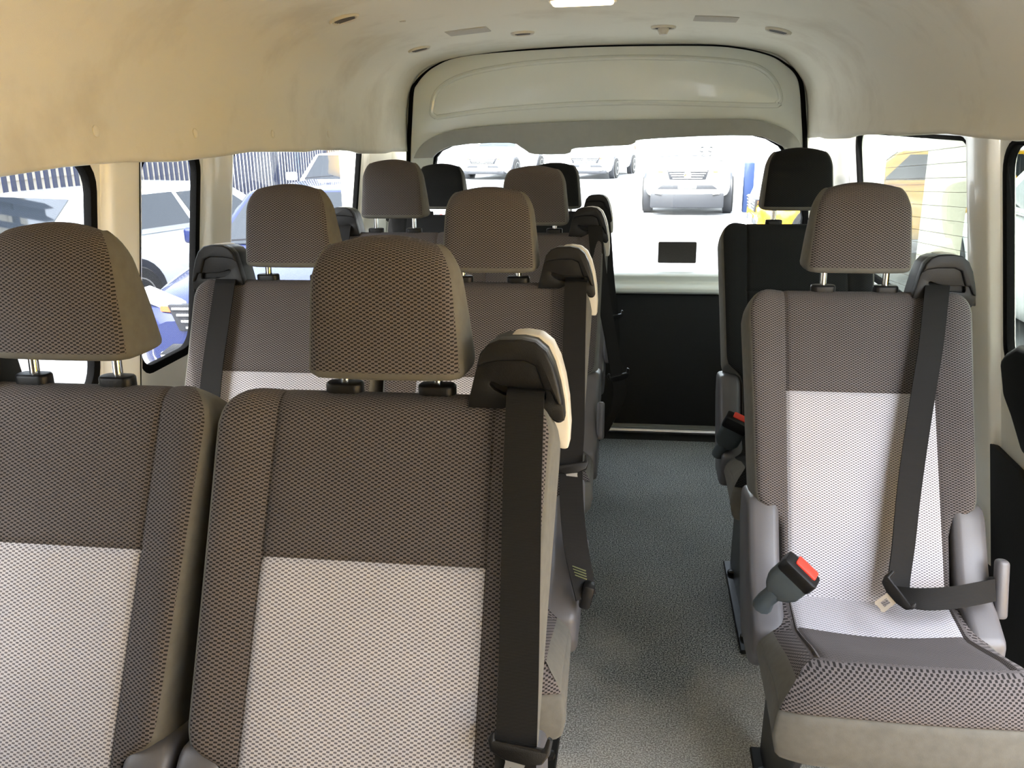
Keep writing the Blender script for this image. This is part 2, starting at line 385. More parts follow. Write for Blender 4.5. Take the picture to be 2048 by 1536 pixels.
def cushion_data():
    inner = [-INX, -INX+.0015, -INX+.004, -.125, -.1, -.07, -.035, 0, .035, .07, .1, .125, INX-.004, INX-.0015, INX]
    ot = [.03, .08, .18, .35, .55, .75, .9, 1]
    t_ = [-(INX+(1)*0)]*0
    HW = .205; YB, YF = -.27, -.715
    ztop = [(-.715, -.487), (-.66, -.478), (-.58, -.499), (-.5, -.53), (-.435, -.553), (-.36, -.545), (-.27, -.535)]
    ZT = lambda y: interp(ztop, y)
    rows = [0, .02, .05, .09, .14, .2, .26, .33, .4, .47, .53, .58, .61, .62, .629, .635, .65, .7, .76, .83, .9, .96, 1]   # front -> rear
    n = len(inner)+2*len(ot); m_ = len(rows)
    lev = [(0, .02), (.08, .004), (.2, 0), (.4, 0), (.6, 0), (.67, .0), (.685, .0025), (.70, 0), (.73, 0)] + [(1-.27*(1-math.sin(math.radians(a))), .06*(1-math.cos(math.radians(a)))) for a in (15, 30, 45, 60, 72, 82, 90)]
    V = []; UVc = []
    def xy(i, j, ins):
        v = rows[j]; y = (YF+ins)+(YB-YF-ins)*v
        hw = HW-ins*.9 - .006*v
        x = None
        if i < len(ot): x = -(INX+(hw-INX)*ot[len(ot)-1-i])
        elif i < len(ot)+len(inner): x = inner[i-len(ot)]
        else: x = INX+(hw-INX)*ot[i-len(ot)-len(inner)]
        # rounded front corners, bowed front
        e = abs(x)/hw
        y += .012*e*e*(1-v) + .04*max(0, e-.75)**2*16*.25*(1-sstep(0, .15, v))
        return x, y
    ring = [(i, 0) for i in range(n)] + [(n-1, j) for j in range(1, m_)] + [(i, m_-1) for i in range(n-2, -1, -1)] + [(0, j) for j in range(m_-2, 0, -1)]
    loops = []
    for f, ins in lev:
        lp = []
        for i, j in ring:
            x, y = xy(i, j, ins); x *= 1+.09*math.sin(PI*min(1, f/.85))*(1-.5*rows[j]); zt = ZT(y)-.012*(abs(x)/HW)**4; zb = -.648+.02*(rows[j])
            z = zb+(zt-zb)*f
            if j == 0 and f < .2: y += .012*(1-f/.2)
            if j == 0 and f > .5: y += .012*sstep(.5, 1, f)
            lp.append(len(V)); V.append((x, y, ZR+z))
            UVc.append((x, z-y*0) if j == 0 else (y, z))
        loops.append(lp)
    Fc = []; N = len(ring)
    for k in range(len(lev)-1):
        fmid = (lev[k][0]+lev[k+1][0])/2
        for q in range(N):
            a, b, c, d = loops[k][q], loops[k][(q+1) % N], loops[k+1][(q+1) % N], loops[k+1][q]
            front = q < n-1; mi = 0 if (front and fmid > .686) or (not front and fmid > .93) else 1
            Fc.append(((a, b, c, d), mi))
    # top cap grid
    pos = {ij: loops[-1][k] for k, ij in enumerate(ring)}; grid = {}
    insl = lev[-1][1]
    for j in range(m_):
        for i in range(n):
            x, y = xy(i, j, insl)
            if (i, j) in pos: grid[i, j] = pos[i, j]; UVc[pos[i, j]] = (x, y); continue
            z = ZT(y)-.012*(abs(x)/HW)**4
            z += .012*sstep(INX-.01, INX+.03, abs(x)) - .01*(1-min(1, abs(x)/INX)**2)*sstep(0, .3, rows[j])
            z -= .004*gauss(abs(x)-INX, .003)
            if abs(x) < INX+.002: z -= .003*gauss(y+.436, .004)
            grid[i, j] = len(V); V.append((x, y, ZR+z)); UVc.append((x, y))
    no = len(ot); ni = len(inner)
    for j in range(m_-1):
        for i in range(n-1):
            ym = (V[grid[i, j]][1]+V[grid[i, j+1]][1])/2
            mi = 2 if no <= i < no+ni-1 and ym > -.436 else 0
            Fc.append(((grid[i, j], grid[i+1, j], grid[i+1, j+1], grid[i, j+1]), mi))
    Fc.append((tuple(loops[0][::-1]), 1))
    return V, Fc, UVc
def headrest_data():
    zs = [0, .002, .006, .012, .02, .035, .05, .07, .09, .11, .125, .138]; rt = .042
    cols = [-1, -.985, -.95, -.9, -.85, -.75, -.6, -.45, -.3, -.15, 0, .15, .3, .45, .6, .75, .85, .9, .95, .985, 1]
    SIDE = [.15, .35, .55, .75, .9]
    lev = [(z, 0) for z in zs] + [(.138+rt*math.sin(math.radians(a)), rt*(1-math.cos(math.radians(a)))) for a in (15, 30, 45, 58, 70, 80, 87)]
    V = []; UVc = []; loops = []; nf = len(cols)
    for z, ins in lev:
        hw = .104-.012*z/.18-ins*.55
        if z < .012: hw -= .012-math.sqrt(max(0, .012**2-(.012-z)**2))
        yf = -.037+.012*z/.18; yb = yf+.105-.055*z/.18
        ib = (.012-math.sqrt(max(0, .012**2-(.012-z)**2))) if z < .012 else 0
        yf += ins*.55+ib; yb -= ins*.35+ib
        dome = lambda x: -.022*(x/.1)**2*sstep(.05, .17, z)
        row = []
        for c in cols:
            x = c*hw; e = abs(x)-(hw-.02); y = yf+.006*(x/.1)**2
            if e > 0: y += .02*(1-math.sqrt(max(0, 1-(e/.02)**2)))*.8
            y += .0016*gauss(abs(c)-.95, .015)
            row.append((x, y, z+dome(x), x))
        y1 = row[-1][1]
        right = [(hw+.003*math.sin(PI*t), y1+(yb-y1)*t, z+dome(hw), hw+t*.1) for t in SIDE]
        back = [(c*hw*.96, yb+.008*(1-c*c), z+dome(c*hw), c*hw+.5) for c in cols[::-1]]
        left = [(-hw-.003*math.sin(PI*t), y1+(yb-y1)*t, z+dome(hw), -hw-t*.1) for t in SIDE[::-1]]
        lp = []
        for x, y, zz, u in row+right+back+left:
            lp.append(len(V)); V.append((x, y, zz)); UVc.append((u, zz+ins*.9))
        loops.append(lp)
    N = len(loops[0]); Fc = []
    for k in range(len(lev)-1):
        for j in range(N):
            a, b, c, d = loops[k][j], loops[k][(j+1) % N], loops[k+1][(j+1) % N], loops[k+1][j]
            front = 2 <= j < nf-3
            Fc.append(((a, b, c, d), 0 if front and k > 2 else 1))
    lp = loops[-1]
    for i in range(nf-1):
        Fc.append(((lp[i], lp[i+1], lp[nf+len(SIDE)+nf-2-i], lp[nf+len(SIDE)+nf-1-i]), 0 if 2 <= i < nf-3 else 1))
    r = [lp[nf-1]]+lp[nf:nf+len(SIDE)]+[lp[nf+len(SIDE)]]; l = [lp[2*nf+len(SIDE)-1]]+lp[2*nf+len(SIDE):]+[lp[0]]
    Fc.append((tuple(r), 1)); Fc.append((tuple(l), 1)); Fc.append((tuple(loops[0][::-1]), 1))
    return V, Fc, UVc

CACHE = {}
def cached(key, builder, parent, name=None, loc=None, rot=None):
    """first call builds the mesh, later calls link a copy of the object"""
    if key not in CACHE:
        o = builder(); CACHE[key] = o
        c = o
    else:
        c = CACHE[key].copy(); C.objects.link(c)
    c.parent = parent
    if loc is not None: c.location = loc
    if rot is not None: c.rotation_euler = rot
    return c
def from_data(name, data, mats, keep):
    v, f, fm, u = split_mesh(data[0], data[1], data[2], keep)
    return mk(name, v, f, mats, fm=fm, uv=u, ang=70)
BD, CD, HD = backrest_data(), cushion_data(), headrest_data()

def b_guide_body(sx):
    out = [(.109, -.014), (.112, -.004), (.119, .03), (.127, .058), (.137, .07), (.15, .0755), (.178, .0765), (.195, .073), (.208, .062), (.217, .043), (.224, .018), (.229, -.008), (.231, -.03), (.222, -.034), (.2, -.018)]
    t = math.radians(12)
    fn = lambda u, v, w: (sx*u, w*math.cos(t)-v*math.sin(t)*-.35, ZR+v-w*math.sin(t)*.4)
    bm = bmesh.new()
    add_prism(bm, out, fn, -.018, .05); do_bevel(bm, .006, 3)
    return bm_out(bm, 'belt_guide', M_black), out, fn
def make_guide(parent, sx):
    def build():
        o, out, fn = b_guide_body(sx)
        return o
    g = cached(('guide', sx), build, parent)
    t = math.radians(12)
    fn = lambda u, v, w: (sx*u, w*math.cos(t)-v*math.sin(t)*-.35, ZR+v-w*math.sin(t)*.4)
    def face():
        out = [(.1085, -.012), (.1115, .004), (.118, .03), (.126, .059), (.1365, .071), (.15, .0765), (.178, .0775), (.1955, .074), (.209, .0625), (.218, .0435), (.225, .0175), (.23, -.008), (.232, -.026), (.222, -.026), (.2, -.014), (.16, -.0125)]
        slot = [(.137, .018), (.1375, .0215), (.141, .0225), (.15, .019), (.165, .0155), (.185, .014), (.2, .0145), (.207, .013), (.2085, .005), (.207, .001), (.19, .002), (.17, .003), (.155, .006), (.143, .012)]
        return plate('guide_face', out, [slot], fn, -.031, -.006, M_black, bev=.0035)
    cached(('gface', sx), face, g)
    def hood():
        out = [(.1205, .039), (.126, .059), (.1365, .071), (.15, .0765), (.178, .0775), (.1955, .074), (.209, .0625), (.218, .0435), (.225, .0175), (.2295, -.006), (.222, -.004), (.214, .014), (.206, .0135), (.196, .044), (.182, .05), (.15, .0495), (.13, .046)]
        return prism('guide_hood', out, fn, -.037, -.024, M_black, bev=.005, seg=3)
    cached(('ghood', sx), hood, g)
    def backing():
        out = [(.16, .0775), (.178, .079), (.197, .0765), (.2115, .065), (.221, .0455), (.228, .02), (.233, -.01), (.2355, -.045), (.234, -.075), (.222, -.075), (.2, -.03), (.15, .05)]
        return prism('guide_backing', out, fn, .012, .056, M_backing, bev=.004)
    cached(('gback', sx), backing, g)
    return g

def build_seat(name, X, Y, label, raised=0., gside=1, dz=0., lever=1, roll=0., lock=None, buckle=True, group=None, lean=0.):
    root = empty(name, (X, Y, 0), label, 'seat', group)
    up = bpy.data.objects.new  # noqa
    def P(key, fn, parent=root, **k): return cached(key, fn, parent, **k)
    R = (0, roll, 0)
    br = P('backrest', lambda: from_data('backrest', BD, [M_dark, M_side], lambda f: f[1] != 2), loc=(0, 0, dz))
    P('backpanel', lambda: from_data('backrest_panel', BD, [M_light, M_light, M_light], lambda f: f[1] == 2), parent=br)
    for sx in (-1, 1):
        def gd():
            bm = bmesh.new(); add_prism(bm, rrect(-.025, .025, -.013, .015, .012, 5), lambda u, v, w: (u, v, w), -.012, .009); do_bevel(bm, .004, 3)
            return bm_out(bm, 'headrest_guide', M_black)
        P('hguide', gd, parent=br, loc=(sx*.0625, .002, ZR+.002))
    hr = P('headrest', lambda: from_data('headrest', HD, [M_dark, M_side], lambda f: True), loc=(0, 0, ZR+.022+raised+dz))
    for sx in (-1, 1):
        def rod():
            bm = bmesh.new(); add_tube(bm, [(0, .004, -.1), (0, .006, -.03), (0, .008, .01)], .0068, 14)
            return bm_out(bm, 'headrest_rod', M_chrome)
        P('rod', rod, parent=hr, loc=(sx*.0625, 0, 0))
    cu = P('cushion', lambda: from_data('seat_cushion', CD, [M_dark, M_side], lambda f: f[1] != 2))
    P('cushpanel', lambda: from_data('cushion_panel', CD, [M_light, M_light, M_light], lambda f: f[1] == 2), parent=cu)
    def hinge(sx):
        a = [SF(0, .452, .022), SF(0, .48, .03), SF(0, .56, .032), SF(0, .6, .034)]
        pts = [(p[1], p[2]-ZR) for p in a] + [(-.375, -.535), (-.43, -.565), (-.43, -.62), (-.38, -.675), (-.26, -.675), (-.2, -.6), (-.13, -.47), (-.13, -.40)]
        o = prism('hinge_cover', pts, lambda u, v, w: (sx*w, u, ZR+v), .161, .221, M_greyp, bev=.014, seg=3)
        return o
    for sx in (-1, 1): P(('hinge', sx), lambda: hinge(sx))
    def lev(sx):
        return box('recline_lever', (sx*.228, -.345, ZR-.5), (.022, .028, .11), M_greyp, bev=.008, seg=3, rot=Matrix.Rotation(math.radians(-14), 3, 'X'))
    if lever: P(('lever', lever), lambda: lev(lever))
    def leg(sx):
        bm = bmesh.new()
        add_prism(bm, [(-.62, .40), (-.3, .40), (-.22, .2), (-.2, .03), (-.2, 0), (-.68, 0), (-.68, .03), (-.6, .06), (-.5, .2)], lambda u, v, w: (sx*w, u, v), .135, .152)
        add_box(bm, (sx*.143, -.44, .006), (.06, .5, .012)); add_box(bm, (sx*.143, -.45, .4), (.03, .3, .02))
        do_bevel(bm, .003, 1)
        for y in (-.63, -.28): add_lathe(bm, [(.014, .012), (.014, .022), (.008, .026)], Matrix.Translation((sx*.155, y, 0)), 8)
        return bm_out(bm, 'seat_leg', M_frame)
    for sx in (-1, 1): P(('leg', sx), lambda: leg(sx))
    def bar():
        bm = bmesh.new(); add_tube(bm, [(-.15, 0, .385), (.15, 0, .385)], .013, 10)
        return bm_out(bm, 'frame_tube', M_frame)
    for y in (-.6, -.33): P('frame', bar, loc=(0, y, 0))
    make_guide(root, gside).location = (0, 0, dz)
    if buckle:
        bs = -gside
        a = Vector((bs*.187, -.415, ZR-.535)); b = Vector((bs*.165, -.465, ZR-.46)); c = Vector((bs*.135, -.505, ZR-.405))
        if lock: a, b, c = [Vector(q) for q in lock]
        def bk():
            ax = (c-b).normalized(); sd = ax.orthogonal(); sd = Vector((0, -1, .6)); sd = (sd-ax*sd.dot(ax)).normalized(); wd = ax.cross(sd)
            R3 = Matrix((wd, sd, ax)).transposed()
            bm = bmesh.new()
            L = (c-b).length
            for q, w, t, z in ((0, .026, .02, 0), ): pass
            rings = [(0, .013, .009), (.008, .02, .0125), (.02, .0235, .0145), (L*.72, .0245, .0155)]
            prev = None
            for z, hx, hy in rings:
                vs = [bm.verts.new(b+R3 @ Vector((u, v, z))) for u, v in rrect(-hx, hx, -hy, hy, min(hx, hy)*.6, 3)]
                if prev:
                    for i in range(len(vs)): bm.faces.new((prev[i], prev[(i+1) % len(vs)], vs[(i+1) % len(vs)], vs[i]))
                else: bm.faces.new(vs[::-1])
                prev = vs
            bm.faces.new(prev)
            o = bm_out(bm, 'belt_buckle', M_buckle)
            capm = bmesh.new(); add_prism(capm, rrect(-.0255, .0255, -.0165, .0165, .007, 3), lambda u, v, w: b+R3 @ Vector((u, v, w)), L*.7, L)
            do_bevel(capm, .003, 2); bm_out(capm, 'buckle_head', M_black, o)
            bt = bmesh.new(); add_prism(bt, rrect(-.018, .012, -.0185, .002, .003, 2), lambda u, v, w: b+R3 @ Vector((u, v, w)), L*.86, L+.003)
            do_bevel(bt, .0015, 2); bm_out(bt, 'release_button', M_red, o)
            st = bmesh.new(); mid = (a+b)/2+Vector((0, 0, .004))
            add_tube(st, [a, mid, b+ax*.004], [.013, .012, .011], 10); bm_out(st, 'buckle_stalk', M_buckle, o)
            return o
        if lock or ('buckle', bs) not in CACHE:
            o = bk(); o.parent = root
            if not lock: CACHE['buckle', bs] = o
        else:
            src = CACHE['buckle', bs]; o = src.copy(); C.objects.link(o); o.parent = root
            for ch in src.children:
                c2 = ch.copy(); C.objects.link(c2); c2.parent = o
    if roll or lean:
        pass
    return root
def belt_local(root, pts, dz=0, width=.047):
    """strap centre line given as measured photo points on planes just in front of this seat back; returns local rows"""
    n = Vector((0, -CT, ST)); o = Vector(root.location); rows = []
    P = []
    for px, py, d, wx, wy in pts:
        p0 = o+Vector(SF(0, 0, d))+Vector((0, 0, dz)); q = onplane(px, py, p0, n)-o; P.append((q, Vector((1, wx, wy)).normalized()))
    ctr = smooth_path([p[0] for p in P], 6); dr = smooth_path([p[1] for p in P], 6)
    return [(c-d.normalized()*width/2, c+d.normalized()*width/2) for c, d in zip(ctr, dr)]
def strap_rows(ctr, dr, width=.047, n=6):
    a = smooth_path(ctr, n); b = smooth_path(dr, n)
    return [(c-d.normalized()*width/2, c+d.normalized()*width/2) for c, d in zip(a, b)]
def tongue(parent, c, R3, blade=True):
    """black handle bar with hooked ends and a steel blade"""
    o = prism('belt_tongue', [(-.033, .012), (-.036, .004), (-.03, -.008), (-.012, -.013), (.012, -.013), (.03, -.008), (.036, .004), (.036, .02), (.03, .022), (.028, .008), (-.028, .004), (-.029, .014)], lambda u, v, w: Vector(c)+R3 @ Vector((u, v, w)), -.007, .007, M_black, parent, bev=.003)
    if blade:
        plate('tongue_blade', [(-.013, -.008), (.013, -.008), (.011, -.016), (.0115, -.04), (.007, -.043), (.004, -.041), (-.004, -.041), (-.007, -.043), (-.0115, -.04), (-.011, -.016)], [[(-.005, -.02), (.005, -.02), (.005, -.033), (-.005, -.033)]], lambda u, v, w: Vector(c)+R3 @ Vector((u, v, w)), -.0012, .0012, M_steel, o)
    return o

XA1, XA2, XB3 = -.7641, -.3141, .455
YA, YB_, YC, YD = 1.0754, 1.8963, 2.769, 3.6
G = 'grey two-tone passenger seats'
A2 = build_seat('passenger_seat', XA2, YA, 'grey fabric seat nearest the camera on the aisle, headrest pushed down', 0, 1, group=G)
A1 = build_seat('passenger_seat', XA1, YA, 'grey fabric seat at the bottom left corner, chrome rods under its headrest', .016, -1, lever=-1, group=G)
B2 = build_seat('passenger_seat', XA2, YB_, 'grey aisle seat of the second left row, belt tongue hanging at its side', 0, 1, group=G)
B1 = build_seat('passenger_seat', XA1, YB_, 'grey window seat of the second left row, black belt guide by the blue car', .008, -1, lever=-1, group=G)
B3 = build_seat('passenger_seat', XB3, YB_+.0, 'grey single seat right of the aisle with whole light cushion and lap belt in view', .018, 1, dz=-.012, group=G, buckle=False)
C2 = build_seat('passenger_seat', XA2, YC, 'shaded aisle seat of the third left row, twisted belt hanging into the aisle', 0, 1, group=G)
C1 = build_seat('passenger_seat', XA1, YC, 'shaded window seat of the third left row, headrest raised on chrome rods', .022, -1, lever=-1, group=G)
C3 = build_seat('passenger_seat', .475, YC, 'dark single seat behind the bright single seat, right of the aisle', .018, 1, dz=.028, group=G, buckle=False)
D2 = build_seat('passenger_seat', -.325, YD, 'dark aisle seat of the rearmost left row, mostly hidden, belt guide against the rear glass', .0, 1, dz=-.03, group=G)
D1 = build_seat('passenger_seat', -.79, YD, 'dark window seat of the rearmost left row, shade-darkened headrest under the grey header', .0, -1, dz=-.03, lever=-1, group=G)

for X_ in (XA1, XA2):  # front seats out of view, added to keep light off the nearest row
    build_seat('blocker_seat', X_, .16, 'unseen grey front seat added to block light, %s' % ('by the left window' if X_ < -.5 else 'beside the aisle'), 0, -1 if X_ < -.5 else 1, lever=0, group='unseen light-blocking front seats', buckle=False)
def shade_cloth(root, m):
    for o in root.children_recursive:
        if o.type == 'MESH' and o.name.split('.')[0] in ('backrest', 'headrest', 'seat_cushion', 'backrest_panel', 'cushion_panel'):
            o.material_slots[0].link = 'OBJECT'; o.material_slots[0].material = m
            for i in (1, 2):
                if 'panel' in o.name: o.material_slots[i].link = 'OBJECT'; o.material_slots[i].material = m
for r_ in (C3, D1, D2): shade_cloth(r_, M_dark_shade)  # shaded seats get the darkened cloth copy
# belts -------------------------------------------------------------
def add_belt(root, rows, name='seat_belt'):
    return ribbon(name, rows, M_belt, root)
I3 = Matrix.Identity(3)
def facing(root_tilt=0):   # frame lying on the seat back: u across, v up the back, w out
    return Matrix((Vector((1, 0, 0)), Vector((0, ST, CT)), Vector((0, -CT, ST)))).transposed()
b = add_belt(A2, belt_local(A2, [(1052, 772, .018, 0, 0), (1052, 783, .034, 0, 0), (1050, 805, .046, 0, 0), (1045, 950, .047, 0, 0), (1041, 1150, .045, 0, 0), (1037, 1350, .044, 0, 0), (1032, 1500, .046, 0, 0), (1028, 1600, .046, 0, 0)]))
q = onplane(1036, 1500, Vector(A2.location)+Vector(SF(0, 0, .052)), Vector((0, -CT, ST)))-Vector(A2.location)
tongue(b, q, facing() @ Matrix.Rotation(math.radians(-10), 3, 'Z'))
b = add_belt(B2, belt_local(B2, [(1153, 556, .018, 0, 0), (1153, 563, .034, 0, 0), (1151, 580, .046, 0, 0), (1148, 700, .047, 0, 0), (1146, 850, .045, 0, 0), (1142, 925, .046, 0, 0), (1143, 1000, .07, .1, 0), (1150, 1080, .09, .2, 0), (1163, 1150, .1, .6, 0), (1172, 1195, .1, .9, 0)]))
q = onplane(1142, 934, Vector(B2.location)+Vector(SF(0, 0, .054)), Vector((0, -CT, ST)))-Vector(B2.location)
tongue(b, q, facing() @ Matrix.Rotation(math.radians(8), 3, 'Z'))
for k in range(4):
    p0 = onplane(1160+k*.6, 1131+k*5.5, Vector(B2.location)+Vector(SF(0, 0, .101)), Vector((0, -CT, ST)))-Vector(B2.location)
    tube('belt_stitching', [p0+Vector((-.014, -.004, 0)), p0+Vector((.012, -.02, 0))], .0012, M_stitch, b, 6)
q = onplane(1172, 1185, Vector(B2.location)+Vector(SF(0, 0, .1)), Vector((0, -CT, ST)))-Vector(B2.location)
box('belt_anchor', q+Vector((.002, 0, -.005)), (.022, .03, .05), M_black, b, bev=.006, rot=Matrix.Rotation(.25, 3, 'Y'))
b = add_belt(B1, belt_local(B1, [(452, 556, .018, 0, 0), (451, 563, .034, 0, 0), (448, 580, .046, 0, 0), (436, 660, .047, 0, 0), (424, 745, .046, 0, 0), (414, 860, .046, 0, 0), (405, 980, .046, 0, 0)]))
b = add_belt(A1, belt_local(A1, [(-95, 760, .018, 0, 0), (-105, 860, .05, 0, 0), (-130, 1060, .046, 0, 0), (-155, 1300, .046, 0, 0)]))
b = add_belt(C1, belt_local(C1, [(690, 448, .018, 0, 0), (686, 462, .05, 0, 0), (680, 520, .047, 0, 0), (674, 600, .046, 0, 0)]))
# third row aisle belt hangs off the seat edge into the aisle
ol = Vector(C2.location)
ctr = [at(1190, 452, Y=2.735)-ol, at(1196, 520, Y=2.69)-ol, at(1210, 610, Y=2.65)-ol, at(1224, 690, Y=2.62)-ol, at(1234, 752, Y=2.6)-ol, at(1240, 785, Y=2.59)-ol, at(1228, 825, Y=2.56)-ol, at(1208, 862, Y=2.52)-ol, at(1196, 882, Y=2.5)-ol]
b = add_belt(C2, strap_rows(ctr, [(1, 0, 0), (1, .3, 0), (1, .6, 0), (1, .7, -.1), (1, .6, -.1), (1, .3, .2), (1, .1, .6), (1, 0, .6), (1, 0, .5)], .043))
tongue(b, ctr[4]+Vector((.004, -.004, 0)), Matrix((Vector((1, .5, .05)).normalized(), Vector((0, 0, 1)), Vector((.45, -.9, 0)))).transposed(), blade=False)
ol = Vector(D2.location)
ctr = [at(1207, 412, Y=3.57)-ol, at(1212, 480, Y=3.53)-ol, at(1218, 560, Y=3.49)-ol, at(1226, 632, Y=3.47)-ol, at(1228, 690, Y=3.45)-ol, at(1212, 750, Y=3.4)-ol]
b = add_belt(D2, strap_rows(ctr, [(1, 0, 0), (1, .2, 0), (1, .4, 0), (1, .5, 0), (1, .4, 0), (1, .2, .2)], .045))
tongue(b, ctr[3]+Vector((.006, -.006, 0)), Matrix((Vector((1, .4, .05)).normalized(), Vector((0, 0, 1)), Vector((.37, -.93, 0)))).transposed(), blade=False)
# single seat: shoulder strap over the light panel, lap strap across the cushion
ol = Vector(B3.location)
b = add_belt(B3, belt_local(B3, [(1876, 562, .018, 0, 0), (1875, 573, .034, 0, 0), (1872, 600, .048, 0, 0), (1862, 690, .056, .05, 0), (1846, 790, .058, .1, 0), (1829, 900, .06, .12, 0), (1816, 1000, .062, .2, 0), (1807, 1090, .064, .3, 0), (1797, 1165, .066, .35, 0), (1796, 1192, .068, .3, 0)], dz=-.012))
lap = [at(1796, 1190, Y=1.52)-ol, at(1840, 1198, Y=1.5)-ol, at(1900, 1196, Y=1.5)-ol, at(1950, 1188, Y=1.51)-ol, at(1990, 1180, Y=1.53)-ol]
ribbon('lap_belt', strap_rows(lap, [(0, .9, .3), (0, .7, .6), (0, .5, .8), (0, .45, .85), (0, .4, .9)], .04), M_belt, b)
tc = at(1795, 1187, Y=1.47)-ol; te = at(1750, 1221, Y=1.465)-ol
ax = (te-tc).normalized(); wv = Vector((.5, .35, .9)); wv = (wv-ax*wv.dot(ax)).normalized()
tongue(b, tc, Matrix((wv, -ax, wv.cross(-ax))).transposed())
box('lap_belt_anchor', at(1990, 1185, Y=1.56)-ol, (.03, .02, .06), M_black, b, bev=.006)
# the single seat's buckle leans in over the light panel from the side cover
def pbuckle(root, a, b_, c):
    ax = (c-b_).normalized(); sd = Vector((0, -1, .5)); sd = (sd-ax*sd.dot(ax)).normalized(); wd = sd.cross(ax); R3 = Matrix((wd, sd, ax)).transposed(); L = (c-b_).length
    bm = bmesh.new(); prev = None
    for z, hx, hy in [(0, .017, .012), (.01, .026, .016), (.024, .033, .019), (L*.7, .034, .0195)]:
        vs = [bm.verts.new(b_+R3 @ Vector((u, v, z))) for u, v in rrect(-hx, hx, -hy, hy, min(hx, hy)*.6, 3)]
        if prev:
            for i in range(len(vs)): bm.faces.new((prev[i], prev[(i+1) % len(vs)], vs[(i+1) % len(vs)], vs[i]))
        else: bm.faces.new(vs[::-1])
        prev = vs
    bm.faces.new(prev)
    o = bm_out(bm, 'belt_buckle', M_buckle, root)
    cm = bmesh.new(); add_prism(cm, rrect(-.035, .035, -.0205, .0205, .008, 3), lambda u, v, w: b_+R3 @ Vector((u, v, w)), L*.68, L); do_bevel(cm, .004, 2); bm_out(cm, 'buckle_head', M_black, o)
    cm = bmesh.new(); add_prism(cm, rrect(-.026, .017, -.0225, .004, .003, 2), lambda u, v, w: b_+R3 @ Vector((u, v, w)), L*.84, L+.003); do_bevel(cm, .0015, 2); bm_out(cm, 'release_button', M_red, o)
    cm = bmesh.new(); add_tube(cm, [a, a.lerp(b_, .5)+Vector((-.004, 0, 0)), b_+ax*.006], [.018, .016, .016], 10); bm_out(cm, 'buckle_stalk', M_buckle, o)
    return o
pbuckle(B3, at(1524, 1212, Y=1.455)-ol, at(1549, 1185, Y=1.44)-ol, at(1607, 1138, Y=1.42)-ol)

o3 = Vector(C3.location)
pbuckle(C3, at(1436, 908, Y=2.38)-o3, at(1448, 892, Y=2.36)-o3, at(1478, 838, Y=2.33)-o3)
# ------------------------------------------------------------------ setting: van shell
TUM = .14
XL, XR, ZW = -1.05, .76, 1.28
WL = lambda y, z, d: (XL-(ZW-z)*TUM-d, y, z)
WR = lambda y, z, d: (XR+(ZW-z)*TUM+d, y, z)
nL, nR = Vector((1, 0, -TUM)), Vector((1, 0, TUM))
def yl(px, py): return onplane(px, py, (XL, 0, ZW), nL).y
def yr(px, py): return onplane(px, py, (XR, 0, ZW), nR).y
GY = 3.85
w1 = (.5, yl(196, 430)); w2 = (yl(280, 540), yl(399, 560)); w3 = (yl(458, 470), yl(722, 340))
zb, zt = .80, 1.305
hl = [rrect(w1[0], w1[1], zb, zt, .07), rrect(w2[0], w2[1], zb, zt, .06), rrect(w3[0], w3[1], zb, zt, .07)]
wl = plate('wall_left', [(-.9, -.02), (GY+.04, -.02), (GY+.04, 1.4), (-.9, 1.4)], hl, WL, 0, .03, M_paint, bev=.006)
struct(wl)
w5 = (1.53, yr(2004, 480)); w4 = (yr(1943, 480), yr(1712, 340))
hr_ = [rrect(w5[0], w5[1], .80, zt, .07), rrect(w4[0], w4[1], .80, zt, .07)]
wr = plate('wall_right', [(1.48, -.02), (GY+.04, -.02), (GY+.04, 1.4), (1.48, 1.4)], hr_, WR, 0, .03, M_paint, bev=.006)
struct(wr)
def window(i, y0, y1, fn, r, gm, ww=.02):
    o_ = rrect(y0-.004, y1+.004, zb-.004, zt+.004, r+.004); inn = rrect(y0+ww*.5, y1-ww, zb+ww, zt-ww*.5, max(.03, r-.01))
    g = plate('window_%d' % i, o_, [inn], fn, .0015, .02, M_seal, bev=.004)
    struct(g)
    prism('glass_pane', rrect(y0+.004, y1-.008, zb+.01, zt-.004, r), fn, .0145, .0175, gm, g)
    return g
window(1, *w1, WL, .07, M_glassl); window(2, *w2, WL, .06, M_glassl); window(3, *w3, WL, .07, M_glassl)
window(5, *w5, WR, .07, M_glassr); wn4 = window(4, *w4, WR, .07, M_glassr)
# pillar trims
def pillar(name, y0, y1, fn, th=.02, zlo=.3, zhi=1.305):
    pts = [(y0, zlo), (y1, zlo), (y1, zhi), (y0, zhi)]
    bm = bmesh.new()
    prof = [(y0+.004, 0), (y0+.016, th*.8), (y0+.03, th), (y1-.03, th), (y1-.016, th*.8), (y1-.004, 0)] if y1-y0 > .09 else [(y0+.002, 0), (y0+.012, th), (y1-.012, th), (y1-.002, 0)]
    zs = [zlo+(zhi-zlo)*k/10 for k in range(11)]
    V = []; Fc = []
    for z in zs:
        for y, d in prof: V.append(fn(y, z, -d))
    n = len(prof)
    for k in range(10):
        for j in range(n-1): Fc.append((k*n+j, k*n+j+1, (k+1)*n+j+1, (k+1)*n+j))
    return struct(mk(name, V, Fc, M_paint, ang=60))
pillar('trim_1', w1[1]+.004, w2[0]-.004, WL); pillar('trim_2', w2[1]+.004, w3[0]-.004, WL)
pillar('trim_3', w5[1]+.004, w4[0]-.004, WR)
pillar('trim_4', w3[1]+.02, GY-.03, WL, .015); pillar('trim_5', w4[1]+.02, GY-.03, WR, .015)
ys = yl(262, 500); struct(box('trim_6', (XL-.06, ys, 1.04), (.003, .003, .6), M_seal))
